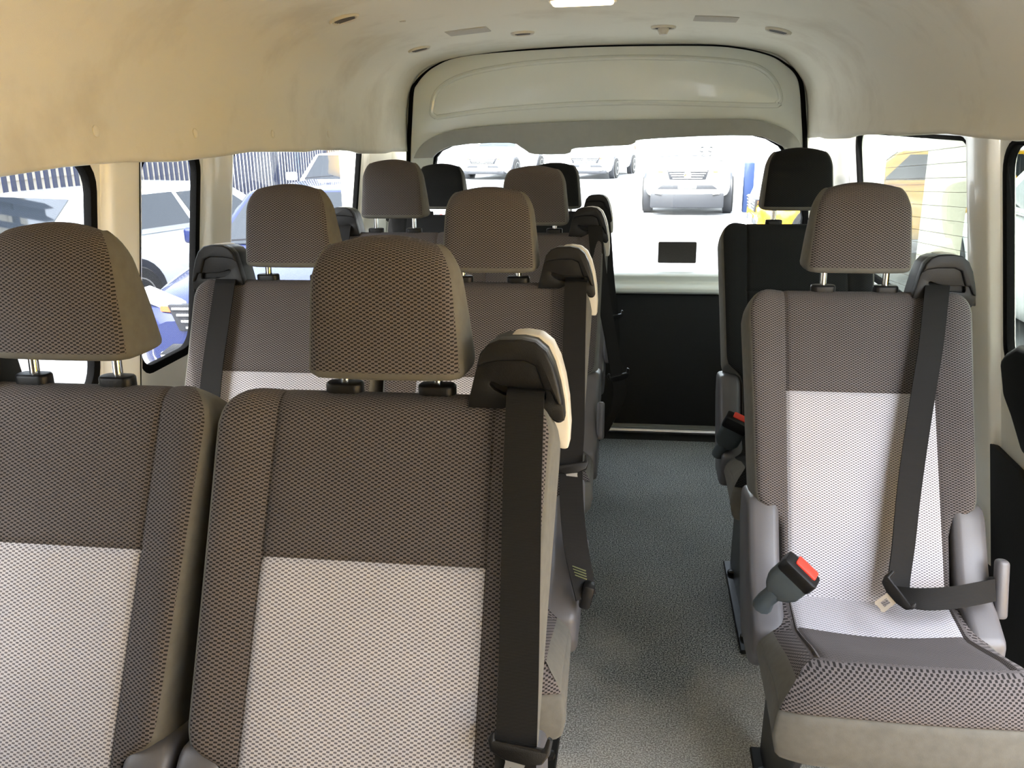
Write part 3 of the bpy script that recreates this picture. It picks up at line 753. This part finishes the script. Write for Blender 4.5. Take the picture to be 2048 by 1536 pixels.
bpy.data.objects['trim_6'].rotation_euler = (0, 0, 0)
bpy.data.objects.remove(bpy.data.objects['trim_6'])
struct(tube('trim_6', [Vector(WL(ys, z, -.0215)) for z in (.4, .7, 1.0, 1.3)], .0012, M_seal, None, 6))

# floor and carpet
struct(mk('floor', [(-1.3, -.9, -.02), (1.0, -.9, -.02), (1.0, 4.0, -.02), (-1.3, 4.0, -.02), (-1.3, -.9, -.06), (1.0, -.9, -.06), (1.0, 4.0, -.06), (-1.3, 4.0, -.06)], [(0, 1, 2, 3), (7, 6, 5, 4), (0, 4, 5, 1), (1, 5, 6, 2), (2, 6, 7, 3), (3, 7, 4, 0)], M_board, smooth=False))
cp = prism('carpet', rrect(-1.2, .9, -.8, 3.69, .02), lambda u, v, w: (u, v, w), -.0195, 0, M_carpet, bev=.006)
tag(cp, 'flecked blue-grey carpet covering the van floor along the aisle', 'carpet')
struct(tube('trim_7', [(-.95, 3.79, .006), (.7, 3.79, .006)], .012, M_steel, None, 10))

# ceiling
main = [(-1.012, 1.287), (-1.02, 1.345), (-1.015, 1.43), (-.975, 1.525), (-.87, 1.605), (-.69, 1.652), (-.42, 1.678), (-.145, 1.685), (.11, 1.68), (.37, 1.662), (.55, 1.615), (.65, 1.54), (.706, 1.44), (.728, 1.37), (.722, 1.312)]
endp = [(-.985, 1.232), (-.985, 1.34), (-.968, 1.47), (-.91, 1.555), (-.79, 1.603), (-.6, 1.626), (-.4, 1.638), (-.163, 1.643), (.08, 1.643), (.25, 1.637), (.4, 1.622), (.55, 1.585), (.645, 1.49), (.672, 1.39), (.68, 1.27)]
ml = smooth_path([(a, b, 0) for a, b in main], 4); el = smooth_path([(a, b, 0) for a, b in endp], 4)
V = []; Fc = []; ysl = [-.9+.2*k for k in range(18)] + [2.6+.1*k for k in range(1, 13)] + [3.856]
for y in ysl:
    t = .25*sstep(1.4, 3.8, y)+.75*sstep(2.5, 3.8, y)
    for i in range(len(ml)):
        p = ml[i].lerp(el[i], t)
        dr = 0
        if i < 3 or i > len(ml)-4:      # soft scallops where the lining hooks over the window frames
            dr = .004*math.sin(y*9)+.002*math.sin(y*23)
        V.append((p.x, y, p.y+dr))
n = len(ml)
for k in range(len(ysl)-1):
    for j in range(n-1): Fc.append((k*n+j, (k+1)*n+j, (k+1)*n+j+1, k*n+j+1))
ceil = struct(mk('ceiling', V, Fc, M_liner, ang=80))
sd = ceil.modifiers.new('thick', 'SOLIDIFY'); sd.thickness = .012; sd.offset = -1
bvh = BVHTree.FromPolygons([Vector(v) for v in V], Fc)
def on_ceiling(px, py):
    h = bvh.ray_cast(CO, ray(px, py)); n_ = h[1] if h[1].dot(ray(px, py)) < 0 else -h[1]
    z = n_; x = Vector((1, 0, 0)); x = (x-z*x.dot(z)).normalized(); y = z.cross(x)
    M_ = Matrix((x, y, z)).transposed().to_4x4(); M_.translation = h[0]; return M_
def round_vent(px, py, wpx, label, nozzle=False, d=None):
    M_ = on_ceiling(px, py); dist = (M_.translation-CO).dot(fw); R_ = wpx/2*dist/F
    root = empty('ceiling_vent', M_.translation, label, 'vent', 'round vents in the headliner'); root.rotation_euler = M_.to_euler()
    lathe('vent_ring', [(R_*.8, 0), (R_, 0), (R_, .003), (R_*.93, .008), (R_*.84, .006), (R_*.8, .001)], Matrix(), M_vent, root, 32)
    lathe('vent_disc', [(R_*.79, -.004), (R_*.79, .001), (R_*.5, .003), (R_*.05, .004)], Matrix(), M_patch, root, 32)
    bm = bmesh.new()
    for a in range(-2, 3): add_box(bm, (0, a*R_*.26, .004), (R_*1.3*math.sqrt(1-(a*.26)**2), R_*.07, .004))
    bm_out(bm, 'vent_slat', M_greyp, root)
    if nozzle: lathe('vent_nozzle', [(R_*.42, 0), (R_*.45, .014), (R_*.3, .026), (R_*.1, .028)], Matrix.Translation((.0, .0, 0)), M_vent, root, 20)
round_vent(688, 36, 62, 'largest round vent at the upper left of the headliner')
round_vent(838, 97, 46, 'small round vent low on the left headliner curve')
round_vent(1045, 65, 48, 'round vent between the left grey patch and the ceiling lamp')
round_vent(1327, 53, 50, 'round vent with a turned nozzle, right of the lamp', True)
round_vent(1557, 60, 54, 'round vent at the right end of the ceiling row')
def patch(px, py, wpx, hpx, label):
    M_ = on_ceiling(px, py); dist = (M_.translation-CO).dot(fw); w_ = wpx*dist/F
    o = prism('ceiling_patch', rrect(-w_/2, w_/2, -.055, .055, .006), lambda u, v, w: (u, v, w), -.002, .003, M_patch, bev=.001)
    o.matrix_world = M_; tag(o, label, 'patch')
patch(936, 62, 84, 18, 'grey rectangular patch on the headliner left of the lamp')
patch(1432, 37, 86, 14, 'grey rectangular patch on the headliner right of the lamp')
M_ = on_ceiling(1165, -7)
lamp = empty('ceiling_lamp', M_.translation, 'lit rectangular ceiling lamp at the top edge of the view', 'lamp'); lamp.rotation_euler = M_.to_euler()
M_lit = mat('lamp_diffuser', (255, 240, 214), rough=.4, emit=(255, 226, 176), estr=3.5)
box('lamp_base', (0, 0, .006), (.19, .1, .014), M_vent, lamp, bev=.005)
prism('lamp_diffuser', rrect(-.085, .085, -.042, .042, .015), lambda u, v, w: (u, v, w), .008, .02, M_lit, lamp, bev=.006)
M_ = on_ceiling(805, 42)
tag(box('ceiling_clip', M_.translation, (.018, .012, .006), M_vent, bev=.002), 'tiny plastic clip on the headliner above the left round vents', 'clip')
for i, (px, py) in enumerate(((191, 262), (390, 266), (545, 268), (657, 268))):
    M_ = on_ceiling(px, py)
    o = lathe('lining_button', [(.011, 0), (.011, .002), (.008, .0045), (.002, .0055)], Matrix(), M_liner, None, 16)
    o.matrix_world = M_
    tag(o, ['fabric lining button above the left front window pillar', 'fabric lining button above the narrow left window', 'fabric lining button above the front end of the long left window', 'fabric lining button nearest the rear gate on the left'][i], 'button', 'lining buttons on the left headliner')

# ------------------------------------------------------------------ rear gate
GP = lambda u, v, w: (u, GY-w, v)                 # w towards the cabin
def gp(px, py, Y=GY): p = at(px, py, Y=Y); return (p.x, p.z)
gl = [gp(*p) for p in ((866, 330), (868, 314), (878, 301), (900, 291), (944, 285), (1021, 281), (1282, 274), (1405, 269), (1507, 269), (1537, 276), (1563, 291), (1583, 318), (1596, 360))]
gl = gl+[(.70, .95), (.70, .74), (.67, .705), (.6, .70), (-.9, .715), (-.955, .74), (-.96, .8)]
gate = plate('door_1', [(-1.3, -.3), (1.0, -.3), (1.0, 1.8), (-1.3, 1.8)], [gl], GP, -.04, 0, M_gate, bev=.005)
struct(gate)
arch = [gp(*p, Y=GY-.012) for p in ((816, 430), (816, 330), (819, 250), (823, 185), (832, 165), (850, 145), (872, 130), (905, 116), (960, 107), (1060, 99), (1200, 92), (1400, 90), (1480, 96), (1540, 110), (1572, 128), (1594, 148), (1604, 175), (1608, 230), (1611, 300), (1613, 460))]
sp_ = smooth_path([(a, 0, b) for a, b in arch], 5)
tube('gate_seal', [(p.x, GY-.006, p.z) for p in sp_], [.003+.0065*(1-sstep(1.44, 1.6, p.z)) for p in sp_], M_seal, gate, 8)
# pressed bead on the inner gate skin
bead = [gp(*p) for p in ((874, 235), (976, 221), (1137, 209), (1298, 205), (1534, 211), (1555, 205), (1561, 195), (1552, 168), (1530, 143), (1486, 126), (1380, 117), (1244, 115), (1120, 121), (1030, 130), (950, 144), (900, 162), (872, 186), (864, 215), (864, 228))]
bp_ = smooth_path([(a, 0, b) for a, b in bead+[bead[0]]], 4)[:-1]
tube('pressed_bead', [(p.x, GY+.003, p.z) for p in bp_], .0115, M_gate, gate, 8, closed=True)
hd = [(830, 316), (838, 300), (852, 284), (880, 269), (930, 257), (1050, 247), (1210, 240.5), (1440, 237.5), (1500, 239), (1535, 245), (1568, 258), (1590, 274), (1602, 293)]
hb = [(1588, 296), (1575, 297), (1561, 291), (1534, 278), (1507, 271.5), (1405, 272), (1284, 279), (1272, 284), (1262, 289), (1240, 291), (1153, 296), (1143, 302), (1132, 308), (1070, 308), (1055, 302), (1040, 292), (1021, 285.5), (944, 287.5), (900, 293.5), (876, 306), (868, 315)]
hp = [(p.x, p.y) for p in smooth_path([gp(*p)+(0,) for p in hd], 3)] + [(p.x, p.y) for p in smooth_path([gp(*p)+(0,) for p in hb], 2)]
plate('gate_header_trim', hp, [], GP, .001, .028, M_header, gate, bev=.008)
prism('glass_pane', gl, GP, -.032, -.028, M_glassb, gate)
plate('window_seal', [(u, v) for u, v in gl], [[(u*.985-.002, .985*(v-1.0)+1.0) for u, v in gl]], GP, -.03, .004, M_seal, gate)
prof = [(GY+.03, .722), (GY-.005, .722), (GY-.028, .716), (GY-.04, .705), (GY-.036, .692), (GY-.034, .68), (GY-.05, .668), (GY-.06, .652), (GY-.058, .638), (GY-.045, .628), (GY, .622)]
prism('gate_sill', prof, lambda u, v, w: (w, u, v), -.97, .70, M_gate, gate, bev=.003)
box('lower_panel', (-.13, GY-.012, .322), (1.7, .02, .60), M_board, gate, bev=.006)
# sticker on the glass
a = gp(1317, 484, GY+.02); c_ = gp(1392, 527, GY+.02)
st = prism('window_sticker', rrect(a[0], c_[0], c_[1], a[1], .006), lambda u, v, w: (u, GY+.0278-w, v), 0, .0006, M_stick)
tag(st, 'black rectangular sticker low on the rear window', 'sticker')

# right side: thin wires standing for heater lines reflected in the quarter glass, black lower board, moulded latch cover
bm = bmesh.new()
for k in range(13):
    z0 = .86+.036*k
    add_tube(bm, [Vector(WR(w4[0]+.03, z0+.03, .0135)), Vector(WR((w4[0]+w4[1])*.55, z0-.03, .0135))], .0006, 6)
bm_out(bm, 'reflected_wire', M_reflwire, wn4)
b1_, b2_ = onplane(1972, 862, (XR, 0, ZW), nR), onplane(2052, 940, (XR, 0, ZW), nR)
brd = plate('lower_board', [(1.6, 0), (1.6, .42), (1.66, .47), (b2_.y, b2_.z), (b1_.y, b1_.z), (2.7, b1_.z+.02), (3.8, b1_.z+.02), (3.8, 0)], [], lambda y, z, d: WR(y, z, -d), .002, .018, M_board, bev=.004)
brd.name = 'trim_8'; struct(brd)
cv = [at(px, py, X=.80) for px, py in ((2072, 690), (2042, 705), (2026, 722), (2024, 770), (2022, 790), (2034, 835), (2042, 880), (2046, 905), (2074, 940))]
cvr = prism('latch_cover', [(p.y, p.z) for p in cv]+[(1.45, .70), (1.42, .93)], lambda y, z, d: WR(y, z, -d), .004, .05, M_black, bev=.014, seg=3)
tag(cvr, 'black moulded cover on the right wall beside the single seat', 'cover')

# ------------------------------------------------------------------ outside
GZ = -.6
M_asph = mat('asphalt', (148, 149, 150), rough=.9, noise=.25, nscale=3, bump=.3, bscale=60)
struct(mk('ground', [(-60, -40, GZ), (60, -40, GZ), (60, 90, GZ), (-60, 90, GZ)], [(0, 1, 2, 3)], M_asph, smooth=False))
M_carglass = mat('car_window', (38, 44, 50), rough=.05, spec=.8, coat=.5, noise=.1, nscale=2)
M_tyre = mat('tyre_rubber', (34, 34, 35), rough=.8, noise=.1, nscale=30)
M_alloy = mat('alloy', (190, 190, 188), rough=.3, metal=.8, noise=.05, nscale=20)
M_lens = mat('lamp_lens', (226, 230, 236), rough=.08, coat=.6, noise=.08, nscale=25)
M_amber = mat('amber_lens', (210, 110, 70), rough=.2, noise=.05)
M_blackcar = mat('black_bumper', (46, 48, 54), rough=.5, noise=.1, nscale=20)
M_plate = mat('number_plate', (236, 236, 230), rough=.5, noise=.04, nscale=20)
def carpaint(name, c, metal=0): return mat(name, c, rough=.25, metal=metal, coat=.8, noise=.03, nscale=2)
P_white = carpaint('white_car_paint', (238, 239, 240)); P_blue = carpaint('blue_car_paint', (34, 46, 96), .2)
P_yel = carpaint('yellow_car_paint', (248, 190, 20)); P_silver = carpaint('silver_car_paint', (226, 230, 232), .2)
def car(name, loc, rz, label, paint, L=4.4, W=1.75, H=1.46, hood=.98, nose=.72, cowl=.29, roof0=.43, roof1=.8, tail=.94, trunk=None, suv=False, grille=None, wheel=.33, clear=.2, group=None, amber=True):
    """car facing -y in its own frame; body lofted from stations, glass, lamps and wheels as parts"""
    root = empty(name, (loc[0], loc[1], GZ), label, 'car', group, (0, 0, rz))
    hw = W/2; belt = hood+.06; trunk = trunk or belt
    st = [(0, .74, clear+.12, nose-.12), (.012, .88, clear+.04, nose-.02), (.04, .95, clear, nose+.04), (.1, .97, clear, nose+.1), (.2, 1, clear, hood-.02), (cowl, 1, clear, hood+.02), (.5, 1, clear, belt), (.7, 1, clear, belt), (.86, .99, clear, trunk), (.95, .94, clear+.03, trunk-.03), (.99, .84, clear+.1, trunk-.1), (1, .74, clear+.16, trunk-.18)]
    V = []; Fc = []; secs = []
    for f, wf, z0, z1 in st:
        w = hw*wf; h = z1-z0
        sec = [(-w*.5, z0), (-w*.92, z0+.02), (-w*.985, z0+h*.2), (-w, z0+h*.45), (-w*.975, z0+h*.72), (-w*.93, z0+h*.9), (-w*.82, z0+h*.985), (-w*.4, z1+.012), (0, z1+.018)]
        sec = sec+[(-x, z) for x, z in sec[-2::-1]]
        secs.append([len(V)+i for i in range(len(sec))]); V += [(x, f*L, z) for x, z in sec]
    for A, B in zip(secs, secs[1:]):
        for i in range(len(A)-1): Fc.append((A[i], A[i+1], B[i+1], B[i]))
        Fc.append((A[-1], A[0], B[0], B[-1]))
    Fc.append(tuple(secs[0])); Fc.append(tuple(secs[-1][::-1]))
    body = mk('car_body', V, Fc, paint, root, ang=50)
    sb = body.modifiers.new('sub', 'SUBSURF'); sb.levels = 1; sb.render_levels = 1
    # greenhouse
    yb0, yb1, yt0, yt1 = cowl*L, tail*L, roof0*L, roof1*L; wb, wt = hw*.9, hw*.7
    bz = belt-.04
    def gh(s, t):      # s 0..1 around half: side surface; t height
        return None
    B4 = [Vector((-wb, yb0, bz)), Vector((wb, yb0, bz)), Vector((wb, yb1, bz)), Vector((-wb, yb1, bz))]
    T4 = [Vector((-wt, yt0, H-.03)), Vector((wt, yt0, H-.03)), Vector((wt, yt1, H-.04)), Vector((-wt, yt1, H-.04))]
    bm = bmesh.new(); bv = [bm.verts.new(p) for p in B4]; tv = [bm.verts.new(p) for p in T4]
    for i in range(4): bm.faces.new((bv[i], bv[(i+1) % 4], tv[(i+1) % 4], tv[i]))
    bm.faces.new(tv); bm.faces.new(bv[::-1]); do_bevel(bm, .07, 3, 20)
    bm_out(bm, 'car_roof', paint, root)
    def pane(nm, a, b_, c, d, x0, x1, y0, y1, off=.012, y1b=None):
        nrm = (b_-a).cross(d-a).normalized(); ctr = Vector((0, L*.6, 1))
        if nrm.dot((a+c)/2-ctr) < 0: nrm = -nrm
        def q(u, v): return a.lerp(b_, u).lerp(d.lerp(c, u), v)+nrm*off
        pts = [(x0, y0), (x1, y0), (x1, y1 if y1b is None else y1b), (x0, y1)]
        ps = [q(u, v) for u, v in pts]; V2 = ps+[p-nrm*.03 for p in ps]
        return mk(nm, V2, [(0, 1, 2, 3), (7, 6, 5, 4), (0, 4, 5, 1), (1, 5, 6, 2), (2, 6, 7, 3), (3, 7, 4, 0)], M_carglass, root, smooth=False)
    pane('windscreen', B4[0], B4[1], T4[1], T4[0], .07, .93, .1, .93)
    pane('rear_window', B4[3], B4[2], T4[2], T4[3], .1, .9, .15, .9)
    for i0, i1 in ((0, 3), (1, 2)):
        pane('side_window', B4[i0], B4[i1], T4[i1], T4[i0], .1, .42, .14, .86)
        pane('side_window', B4[i0], B4[i1], T4[i1], T4[i0], .45, .72, .14, .88)
        pane('side_window', B4[i0], B4[i1], T4[i1], T4[i0], .75, .9, .18, .86)
    for sx in (-1, 1):
        for fy in (.19, .8):
            wroot = None
            Mx = Matrix.Translation((sx*(hw-.06), fy*L, wheel)) @ Matrix.Rotation(sx*PI/2, 4, 'Y')
            wa = lathe('wheel_arch', [(wheel+.075, -.1), (wheel+.075, .066), (wheel+.06, .068), (wheel*.5, .06)], Mx, M_blackcar, root, 28)
            ty = lathe('tyre', [(wheel*.62, -.1), (wheel*.95, -.1), (wheel, -.07), (wheel, .07), (wheel*.95, .1), (wheel*.66, .105)], Mx, M_tyre, root, 28)
            bm = bmesh.new(); add_lathe(bm, [(wheel*.64, .07), (wheel*.66, .107), (wheel*.6, .104), (wheel*.58, .08)], Mx, 28)
            for k in range(5):
                a_ = 2*PI*k/5; R2 = Mx @ Matrix.Rotation(a_, 4, 'Z')
                bmesh.ops.create_cube(bm, size=1, matrix=R2 @ Matrix.Translation((wheel*.31, 0, .092)) @ Matrix.Diagonal((wheel*.62, wheel*.17, .02, 1)))
            add_lathe(bm, [(wheel*.14, .08), (wheel*.14, .11), (wheel*.06, .114)], Mx, 14)
            bm_out(bm, 'wheel_rim', M_alloy, ty)
        # lamps wrap the front corner
        hz = nose+.0
        lp = prism('headlamp', [(.47, -.02), (.98, .1), (.93, .19), (.52, .09)] if not suv else [(.60, -.02), (.93, .0), (.93, .2), (.62, .14)], lambda u, v, w: (sx*u*hw*.9, w+.24*max(0, u-.45)**1.5*1.2, hz-.09+v), .0, .12, M_lens, root, bev=.01)
        prism('indicator', rrect(.62, .74, .03, .07, .012, 3), lambda u, v, w: (sx*u*hw*.9, w+.24*max(0, u-.45)**1.5*1.2, hz-.09+v), -.006, .05, M_amber, lp)
        Mf = Matrix.Translation((sx*hw*.66, .06, clear+.2)) @ Matrix.Rotation(PI/2, 4, 'X')
        lathe('fog_lamp', [(.055, 0), (.055, .05), (.045, .058), (.01, .062)], Mf, M_lens, root, 20)
        tube('fog_lamp_trim', [(sx*(hw*.66+.07), .012, clear+.34), (sx*(hw*.66+.085), .02, clear+.2), (sx*(hw*.66+.05), .005, clear+.11), (sx*(hw*.66-.08), -.012, clear+.1)], .011, M_chrome, root, 8)
        mr = box('wing_mirror', (sx*(hw+.07), cowl*L+.28, belt+.06), (.2, .11, .14), paint, root, bev=.035, seg=3)
        box('wiper', (sx*.3-.1, cowl*L-.02, bz+.1), (.5, .02, .015), M_blackcar, root, rot=Matrix.Rotation(.06*sx, 3, 'Y'))
        box('tail_lamp', (sx*hw*.72, L-.03, trunk-.16), (.26, .06, .16), M_red, root, bev=.02)
    # grille, bumper opening, plate
    gw = .42 if suv else .5
    gr = prism('grille', [(-gw, .1), (gw, .1), (gw*.86, -.09), (-gw*.86, -.09)], lambda u, v, w: (u, w, nose-.1+v), -.02, .05, M_blackcar, root, bev=.008)
    for k in range(4):
        z = nose-.1+.075-k*.045
        box('grille_bar', (0, -.026, z), (gw*1.86-.06*k, .016, .02), M_chrome, gr, bev=.004)
    lathe('emblem', [(.05, 0), (.075, 0), (.075, .014), (.066, .02), (.05, .012)], Matrix.Translation((0, -.026, nose-.1)) @ Matrix.Rotation(PI/2, 4, 'X'), M_chrome, gr, 24)
    prism('lower_grille', [(-.62, .0), (-.5, .085), (.5, .085), (.62, .0)], lambda u, v, w: (u, w, clear+.2+v), -.008, .08, M_blackcar, root, bev=.01)
    box('number_plate', (0, -.02, clear+.27), (.37, .014, .11), M_plate, root, bev=.004)
    box('bumper_skirt', (0, .16, clear+.05 if not suv else clear-.03), (W*.82, .3, .12 if not suv else .3), M_blackcar, root, bev=.03)  # taller on the suv: engine guard plus the shade under it, as one box
    return root
# white four-wheel-drive behind the van
p = at(1360, 432, Z=GZ); print('suv', p)
suv = car('parked_car', (p.x+.12, p.y, 0), math.radians(-4), 'white four-wheel-drive facing the van, seen through the rear window', P_white, L=4.6, W=1.8, H=1.72, hood=1.02, nose=.92, cowl=.3, roof0=.4, roof1=.9, tail=.97, suv=True, wheel=.38, clear=.34, group='parked cars')
tx = bpy.data.curves.new('window_number', 'FONT'); tx.body = '99'; tx.size = .36; tx.extrude = .004; tx.align_x = 'CENTER'
to = bpy.data.objects.new('window_number', tx); C.objects.link(to)
dg = bpy.context.evaluated_depsgraph_get(); me = bpy.data.meshes.new_from_object(to.evaluated_get(dg)); me.name = 'window_number'
bpy.data.objects.remove(to)
M_wtxt = mat('white_marker', (245, 247, 248), rough=.6, noise=.03)
me.materials.clear(); me.materials.append(M_wtxt)
tn = put('window_number', me, suv)
# windscreen plane in car frame: slope from cowl to roof front
sl = math.atan2(.46, .65)
tn.rotation_euler = (PI/2-sl, 0, 0); tn.location = (.36, 1.38+.078-.035, 1.15)
# cars on the left
car('parked_car', (-2.76, 5.75, 0), math.radians(2), 'dark blue sedan nose with headlamp, seen through the narrow left window', P_blue, L=4.5, W=1.75, H=1.42, hood=.92, nose=.74, cowl=.27, roof0=.42, roof1=.78, tail=.92, wheel=.32, clear=.17, group='parked cars')
car('parked_car', (-4.6, 11.5, 0), math.radians(162), 'silver hatchback with tinted side windows, seen through the front left window', P_silver, L=4.3, W=1.75, H=1.37, hood=.88, nose=.74, cowl=.25, roof0=.42, roof1=.86, tail=.99, wheel=.32, clear=.18, group='parked cars')
car('parked_car', (-4.9, 13.6, 0), math.radians(4), 'white sedan beyond the blue one, seen through the long left window', P_white, L=4.5, W=1.8, H=1.45, hood=.94, nose=.76, wheel=.33, clear=.18, group='parked cars')
# cars on the right
car('parked_car', (4.05, 10.2, 0), math.radians(180), 'white car with front wheel showing, seen through the right side windows', P_white, L=4.7, W=1.85, H=1.66, hood=1.08, nose=.9, cowl=.27, roof0=.4, roof1=.86, tail=.97, wheel=.38, clear=.22, group='parked cars')
car('parked_car', (1.75, 14.0, 0), math.radians(-90), 'yellow car with dark side windows, seen through the right rear window', P_yel, L=4.5, W=1.75, H=1.5, hood=.98, nose=.78, wheel=.34, group='parked cars')
for px, py, wd, lab in ((965, 296, 1.8, 'white car parked farthest off, left part of the rear window'), (1170, 352, 1.7, 'white car parked far off between the headrests, dark bumper')):
    q = at(px, py+8, Z=GZ)
    k_ = 30/q.y; car('parked_car', (q.x*k_, 30, 0), math.radians(-12), lab, P_white, W=wd, group='parked cars')

# fence on the left
M_fence = mat('navy_fence_paint', (38, 46, 72), rough=.5, noise=.1, nscale=15)
fx = -7.15
fr = empty('palisade_fence', (fx, 13, GZ), 'tall navy palisade fence seen through the left windows', 'fence')
bm = bmesh.new()
for z in (.35, 2.15): add_box(bm, (0, 0, z), (.05, 16, .06))
bm_out(bm, 'fence_rail', M_fence, fr)
bm = bmesh.new()
for k in range(115):
    y = -8.6+k*.15
    add_prism(bm, [(-.035, 0.05), (.035, .05), (.035, 2.5), (0, 2.62), (-.035, 2.5)], lambda u, v, w, y=y: (w, y+u, v), .03, .05)
o = bm_out(bm, 'fence_bar', M_fence, fr, smooth=False); o['kind'] = 'stuff'
for k in range(6): box('fence_post', (-.06, -7.6+k*3.0, 1.25), (.1, .1, 2.6), M_fence, fr, bev=.01)
# pale boarded building behind the fence
M_board2 = mat('pale_boards', (214, 205, 186), rough=.8, noise=.08, nscale=6)
bm = bmesh.new(); add_box(bm, (0, 0, 2.0), (.3, 26, 4.0))
for k in range(22): add_box(bm, (.16, 0, .1+k*.18), (.02, 26, .02))
sh = bm_out(bm, 'boarded_shed', M_board2, smooth=False); sh.location = (-9.5, 6, GZ)
tag(sh, 'long pale boarded shed behind the navy fence', 'shed')
# white building behind the van
M_wall = mat('white_render', (236, 238, 240), rough=.8, noise=.05, nscale=2)
M_pipe = mat('grey_blue_pipe', (150, 170, 190), rough=.5, noise=.05)
wb_ = empty('white_building', (-4, 38, GZ), 'white building across the yard behind the parked cars', 'building')
box('building_wall', (0, 0, 3.2), (34, 1, 6.4), M_wall, wb_)
for x in (-10.5, -7.5, -1): tube('downpipe', [(x, -.6, 0), (x, -.6, 6.2)], .12, M_pipe, wb_, 10)
for x in (-5.2, -12.5):
    w_ = box('building_window', (x, -.52, 2.9), (1.6, .12, 1.5), M_pipe, wb_, bev=.02)
    box('building_pane', (x, -.59, 2.9), (1.4, .04, 1.3), M_carglass, w_)
# white wall to the right with pipe and roller door, blue post
q0 = at(1456, 393, Z=GZ); q1 = at(1524, 424, Z=GZ); print('wall', q0, q1)
d = (q1-q0); d.z = 0; ln = d.length; ang_ = math.atan2(d.y, d.x)
wl2 = empty('side_building', (q0.x, q0.y, GZ), 'white building wall right of the four-wheel-drive', 'building', rot=(0, 0, ang_))
box('building_wall', (ln/2, .6, 2.5), (ln, .3, 5), M_wall, wl2)
tube('downpipe', [(.1, .4, 0), (.1, .4, 5)], .06, M_pipe, wl2, 10)
for x in (ln*.62,): box('door_edge', (x, .43, 2), (.06, .06, 4), M_pipe, wl2)
M_bpost = mat('blue_post_paint', (18, 42, 84), rough=.5, noise=.08, nscale=10)
q = at(1474, 424, Z=GZ); tp = at(1484, 325, Y=q.y)
post = box('blue_post', (q.x+.2, q.y-.0, (GZ+tp.z)/2), (.2, .2, tp.z-GZ), M_bpost, bev=.02)
tag(post, 'blue square post standing before the white wall', 'post')
# near column, beyond the right rear window, stands in for a reflection
q = at(1838, 520, Z=GZ)
M_conc = mat('pale_concrete', (206, 203, 186), rough=.85, noise=.08, nscale=6)
# carport roof and back wall out of view, added to shade the right cars
cpt = empty('carport', (4.6, 8, GZ), 'unseen carport roof on concrete columns, added to shade the cars on the right', 'carport')
M_tin = mat('roof_sheeting', (196, 200, 198), rough=.6, noise=.06, nscale=3)
prism('carport_roof', [(-3.2, 3.35), (4.6, 3.6), (4.6, 3.68), (-3.2, 3.43)], lambda u, v, w: (u, w, v), -6.2, 6.2, M_tin, cpt)
box('shade_wall', (4.3, 0, 1.8), (.1, 12.4, 3.6), M_tin, cpt)
for y_, x_ in ((-.4, -2.15), (4.2, -1.85), (-.4, 4.0), (4.2, 4.0)): box('column', (x_, y_, 1.7), (.26, .26, 3.4), M_conc, cpt, bev=.01)
# cab end of the van: closed bulkhead out of view, added to block front light; the sliding door on the right stands open
WF = lambda u, v, w: (u, -.9-w, v)
struct(plate('wall_blocker', [(-1.3, -.02), (1.0, -.02), (1.0, 1.72), (-1.3, 1.72)], [], WF, 0, .04, M_paint))
M_ylw = carpaint('yellow_van_paint', (252, 196, 14))  # for the unseen van added to throw warm light on the left ceiling
car('bounce_van', (2.75, -4.0, 0), 0, 'unseen yellow van added by the open sliding door to bounce warm light', M_ylw, L=4.9, W=1.7, H=1.95, hood=1.2, nose=.95, cowl=.16, roof0=.26, roof1=.95, tail=.98, wheel=.34)
# ------------------------------------------------------------------ light
w = bpy.data.worlds.new('sky'); sc.world = w; w.use_nodes = True; nt = w.node_tree
sky = nt.nodes.new('ShaderNodeTexSky'); sky.sky_type = 'NISHITA'; sky.sun_disc = False
sdir = Vector((.2, .52, -.81)).normalized()
sky.sun_elevation = math.asin(-sdir.z); sky.sun_rotation = math.atan2(-sdir.x, -sdir.y); sky.air_density = 1.2; sky.dust_density = 3
bg = nt.nodes['Background']; hsv = nt.nodes.new('ShaderNodeHueSaturation'); hsv.inputs['Saturation'].default_value = .4
nt.links.new(sky.outputs[0], hsv.inputs['Color']); nt.links.new(hsv.outputs[0], bg.inputs[0]); bg.inputs[1].default_value = .9
sl_ = bpy.data.lights.new('sun', 'SUN'); sl_.energy = 6; sl_.angle = .02; sl_.color = (1, .98, .95)
so = bpy.data.objects.new('sun', sl_); C.objects.link(so); so.rotation_euler = sdir.to_track_quat('-Z', 'Y').to_euler()
sc.view_settings.view_transform = 'Standard'; sc.view_settings.look = 'None'; sc.view_settings.gamma = 1; sc.view_settings.use_curve_mapping = False
sc.view_settings.exposure = 1.55
